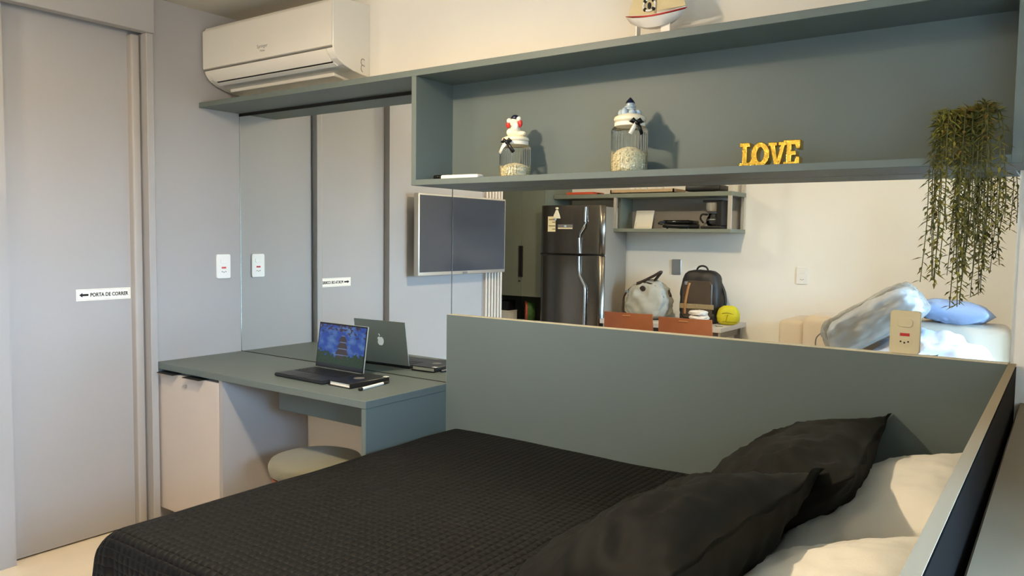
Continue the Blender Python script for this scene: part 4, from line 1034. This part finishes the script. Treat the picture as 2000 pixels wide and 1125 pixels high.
# bag on the table
TT = 0.745
gb = thing('travel_bag', 'pale grey canvas travel bag with dark leather handles on the table', 'bag', (0.83, -2.95, TT), (0, 0, math.radians(4)), local=True)
t = soft_box(0.33, 0.24, 0.28, 4, 0.020, 3.4, 16, 0.80, 2.6)
mesh_obj('body', t, M['canvas'], gb, smooth=True)
def dome(k, y, lift=0.0): return [(0.165 * math.cos(a) * k, y, 0.12 + (0.155 + lift) * math.sin(a) * k) for a in [math.radians(18 + 144 * i / 20) for i in range(21)]]
mesh_obj('zip_band', tube(dome(0.97, -0.04, 0.012), 0.010, 8, flat=1.3), M['dark_leather'], gb, smooth=True)
mesh_obj('piping', tube(dome(0.95, 0.062, 0.004), 0.006, 8), M['dark_leather'], gb, smooth=True)
mesh_obj('handle', tube(spline([(-0.075, 0.06, 0.262), (-0.02, 0.05, 0.285), (0.06, 0.045, 0.325), (0.105, 0.04, 0.352), (0.10, 0.02, 0.345), (0.04, 0.0, 0.285)], 5), 0.010, 8, flat=1.2), M['dark_leather'], gb, smooth=True)
mesh_obj('side_strap', tube(spline([(-0.10, 0.05, 0.245), (-0.15, 0.06, 0.205), (-0.185, 0.06, 0.155), (-0.19, 0.06, 0.10), (-0.185, 0.07, 0.05), (-0.155, 0.08, 0.035)], 5), 0.007, 8, flat=1.2), M['dark_leather'], gb, smooth=True)
mesh_obj('strap_tail', tube(spline([(-0.16, 0.08, 0.035), (-0.2, 0.09, 0.02), (-0.245, 0.09, 0.012)], 5), 0.008, 8), M['dark_leather'], gb, smooth=True)
mesh_obj('snap', cyl((0.0, 0.098, 0.232), (0.0, 0.108, 0.226), 0.022, seg=20), M['dark_leather'], gb, smooth=True, angle=40)
mesh_obj('buckle', cyl((-0.155, 0.06, 0.2), (-0.155, 0.072, 0.2), 0.012, seg=14), M['chrome'], gb)

bp = thing('backpack', 'black and brown backpack standing on the table against the wall', 'backpack', (1.222, -2.99, TT), (0, 0, 0), local=True)
mesh_obj('body', soft_box(0.30, 0.17, 0.375, 2, 0.006, 4.5, 14, 0.88), M['bp_black'], bp, smooth=True)
mesh_obj('front_pocket', prism([(x, z + 0.165) for x, z in rounded(0.225, 0.27, 0.035)], 0.022, Matrix(((1, 0, 0, 0), (0, 0, 1, 0.072), (0, 1, 0, 0), (0, 0, 0, 1))), bev=0.006), M['bp_brown'], bp, smooth=True, angle=40)
mesh_obj('pattern_band', B(-0.125, 0.125, 0.084, 0.098, 0.10, 0.135, 0.002, 1), M['bp_band'], bp)
mesh_obj('base_panel', B(-0.135, 0.135, -0.06, 0.09, 0.0, 0.075, 0.02, 3), M['bp_black'], bp, smooth=True)
mesh_obj('strap_reflection', tube(spline([(-0.055, 0.098, 0.285), (-0.07, 0.1, 0.22), (-0.085, 0.1, 0.12), (-0.085, 0.098, 0.06)], 4), 0.009, 8, flat=1.0), M['bp_tan'], bp, smooth=True)  # strap whose tan colour paints the light reflected along it
mesh_obj('grab_handle', tube(spline([(-0.045, 0.0, 0.368), (-0.03, 0.0, 0.395), (0.0, 0.0, 0.405), (0.03, 0.0, 0.395), (0.045, 0.0, 0.368)], 5), 0.007, 8), M['bp_black'], bp, smooth=True)
mesh_obj('shoulder_strap', tube(spline([(0.12, -0.03, 0.3), (0.16, -0.02, 0.22), (0.172, -0.01, 0.14), (0.15, -0.02, 0.06)], 5), 0.011, 8), M['bp_black'], bp, smooth=True)
mesh_obj('buckle', B(-0.095, -0.07, 0.09, 0.098, 0.27, 0.295, 0.002, 1), M['chrome'], bp)

cl0 = None
for k in range(3):
    t = soft_box(0.14 - 0.012 * k, 0.11, 0.034, k * 3, 0.008, 3.5, 8, 1.0, 2.5)
    o = mesh_obj('folded_cloth', t, M['cloth_white'], smooth=True); o.location = (1.305 - 0.008 * k, -2.77, TT + 0.001 + 0.034 * k); o.rotation_euler = (0, 0, math.radians(-6 + 8 * k))
    tag(o, ('crumpled white cloth at the bottom of the stack beside the backpack', 'crumpled white cloth in the middle of the stack beside the backpack', 'crumpled white cloth on top of the stack beside the backpack')[k], 'cloth', 'white cloths on the table')
yb = thing('yellow_bag', 'small round yellow bag at the right end of the table', 'bag', (1.445, -2.93, TT), (0, 0, math.radians(-8)), local=True)
mesh_obj('body', soft_box(0.155, 0.10, 0.135, 5, 0.004, 3.2, 12, 0.80), M['yellow'], yb, smooth=True)
mesh_obj('zip_seam', tube([(-0.058 + 0.116 * i / 12, 0.050 - 0.016 * (i / 6 - 1) ** 2, 0.070 + 0.018 * math.sin(PI * i / 12)) for i in range(13)], 0.003, 6), M['yellow_seam'], yb)
mesh_obj('lower_seam', tube([(-0.062 + 0.124 * i / 12, 0.048 - 0.012 * (i / 6 - 1) ** 2, 0.026) for i in range(13)], 0.0025, 6), M['yellow_seam'], yb)
mesh_obj('seam', tube([(0.006, 0.051, 0.076), (0.0, 0.052, 0.05), (-0.006, 0.050, 0.028)], 0.0022, 6), M['yellow_seam'], yb)
mesh_obj('side_strap', tube(spline([(-0.05, -0.01, 0.115), (-0.075, 0.0, 0.08), (-0.085, 0.0, 0.04), (-0.075, 0.01, 0.008)], 4), 0.004, 6), M['ink'], yb, smooth=True)
ky = thing('key_ring', 'small bunch of keys lying in front of the yellow bag', 'keys', (1.415, -2.80, TT), local=True)
mesh_obj('ring', tube([(0.014 * math.cos(a), 0.014 * math.sin(a), 0.003) for a in [k * 2 * PI / 16 for k in range(17)]], 0.0015, 6), M['chrome'], ky)
for a in (0.4, 1.3): 
    t = B(0.012, 0.05, -0.004, 0.004, 0.001, 0.003); cyl((0.018, 0, 0.001), (0.018, 0, 0.0035), 0.011, seg=14, bm=t)
    bmesh.ops.rotate(t, cent=(0, 0, 0), matrix=Matrix.Rotation(a, 3, 'Z'), verts=t.verts); mesh_obj('key', t, M['grey_plastic'], ky)

# ------------------------------------------------------------------ sofa and bedding
sf = thing('sofa', 'beige fabric sofa against the white wall', 'sofa', (2.5, -2.8, 0))
mesh_obj('base', B(1.90, 3.12, -3.18, -2.30, 0.08, 0.30, 0.02, 3), M['sofa'], sf, smooth=True)
mesh_obj('back', B(1.90, 3.12, -3.18, -2.96, 0.3, 0.80, 0.04, 3), M['sofa'], sf, smooth=True)
mesh_obj('armrest', B(1.87, 2.03, -3.10, -2.66, 0.08, 0.835, 0.03, 3), M['sofa'], sf, smooth=True)
for x0, x1 in ((2.045, 2.575), (2.58, 3.12)):
    mesh_obj('seat_cushion', B(x0, x1, -2.95, -2.28, 0.30, 0.46, 0.04, 4), M['sofa'], sf, smooth=True)
    mesh_obj('back_cushion', B(x0 - 0.02, x1, -2.96, -2.62 if x0 < 2.3 else -2.70, 0.46, 0.875, 0.05, 4), M['sofa'], sf, smooth=True)
for x in (1.96, 3.05):
    for y in (-3.1, -2.44): mesh_obj('leg', cyl((x, y, 0), (x, y, 0.08), 0.02), M['black'], sf)
bg = thing('bedding_bag', 'clear plastic bag packed with bedding leaning on the sofa back', 'bag', (2.47, -2.475, 0.885), (0, math.radians(-33), 0), local=True)
t = soft_box(0.53, 0.24, 0.195, 3, 0.018, 4.5, 16, 0.95, 3.5); bmesh.ops.translate(t, vec=(0, 0, -0.095), verts=t.verts); mesh_obj('bedding', t, M['pale_blue'], bg, smooth=True)
t = soft_box(0.57, 0.27, 0.235, 9, 0.014, 6.0, 24, 0.95, 2.6); bmesh.ops.translate(t, vec=(0, 0, -0.112), verts=t.verts); mesh_obj('plastic_cover', t, M['plastic_bag'], bg, smooth=True)
mesh_obj('carry_loop', tube(spline([(-0.27, 0.02, 0.08), (-0.33, 0.03, 0.06), (-0.37, 0.03, -0.02), (-0.33, 0.03, -0.045), (-0.275, 0.02, -0.03)], 5), 0.004, 8), M['grey_plastic'], bg, smooth=True)
o = mesh_obj('pillow', pillow_bm(0.40, 0.30, 0.13, 31), M['blue_cloth'], smooth=True); o.location = (2.835, -2.80, 0.940); o.rotation_euler = (math.radians(6), math.radians(4), math.radians(4))
tag(o, 'light blue pillow lying on top of the sofa back', 'pillow')
t = soft_box(0.62, 0.40, 0.38, 12, 0.045, 2.2, 18, 0.8, 2.2)
o = mesh_obj('blanket', t, M['pale_blue'], smooth=True); o.location = (2.76, -2.50, 0.462); tag(o, 'heap of pale blue and white bedding on the sofa seat', 'blanket')
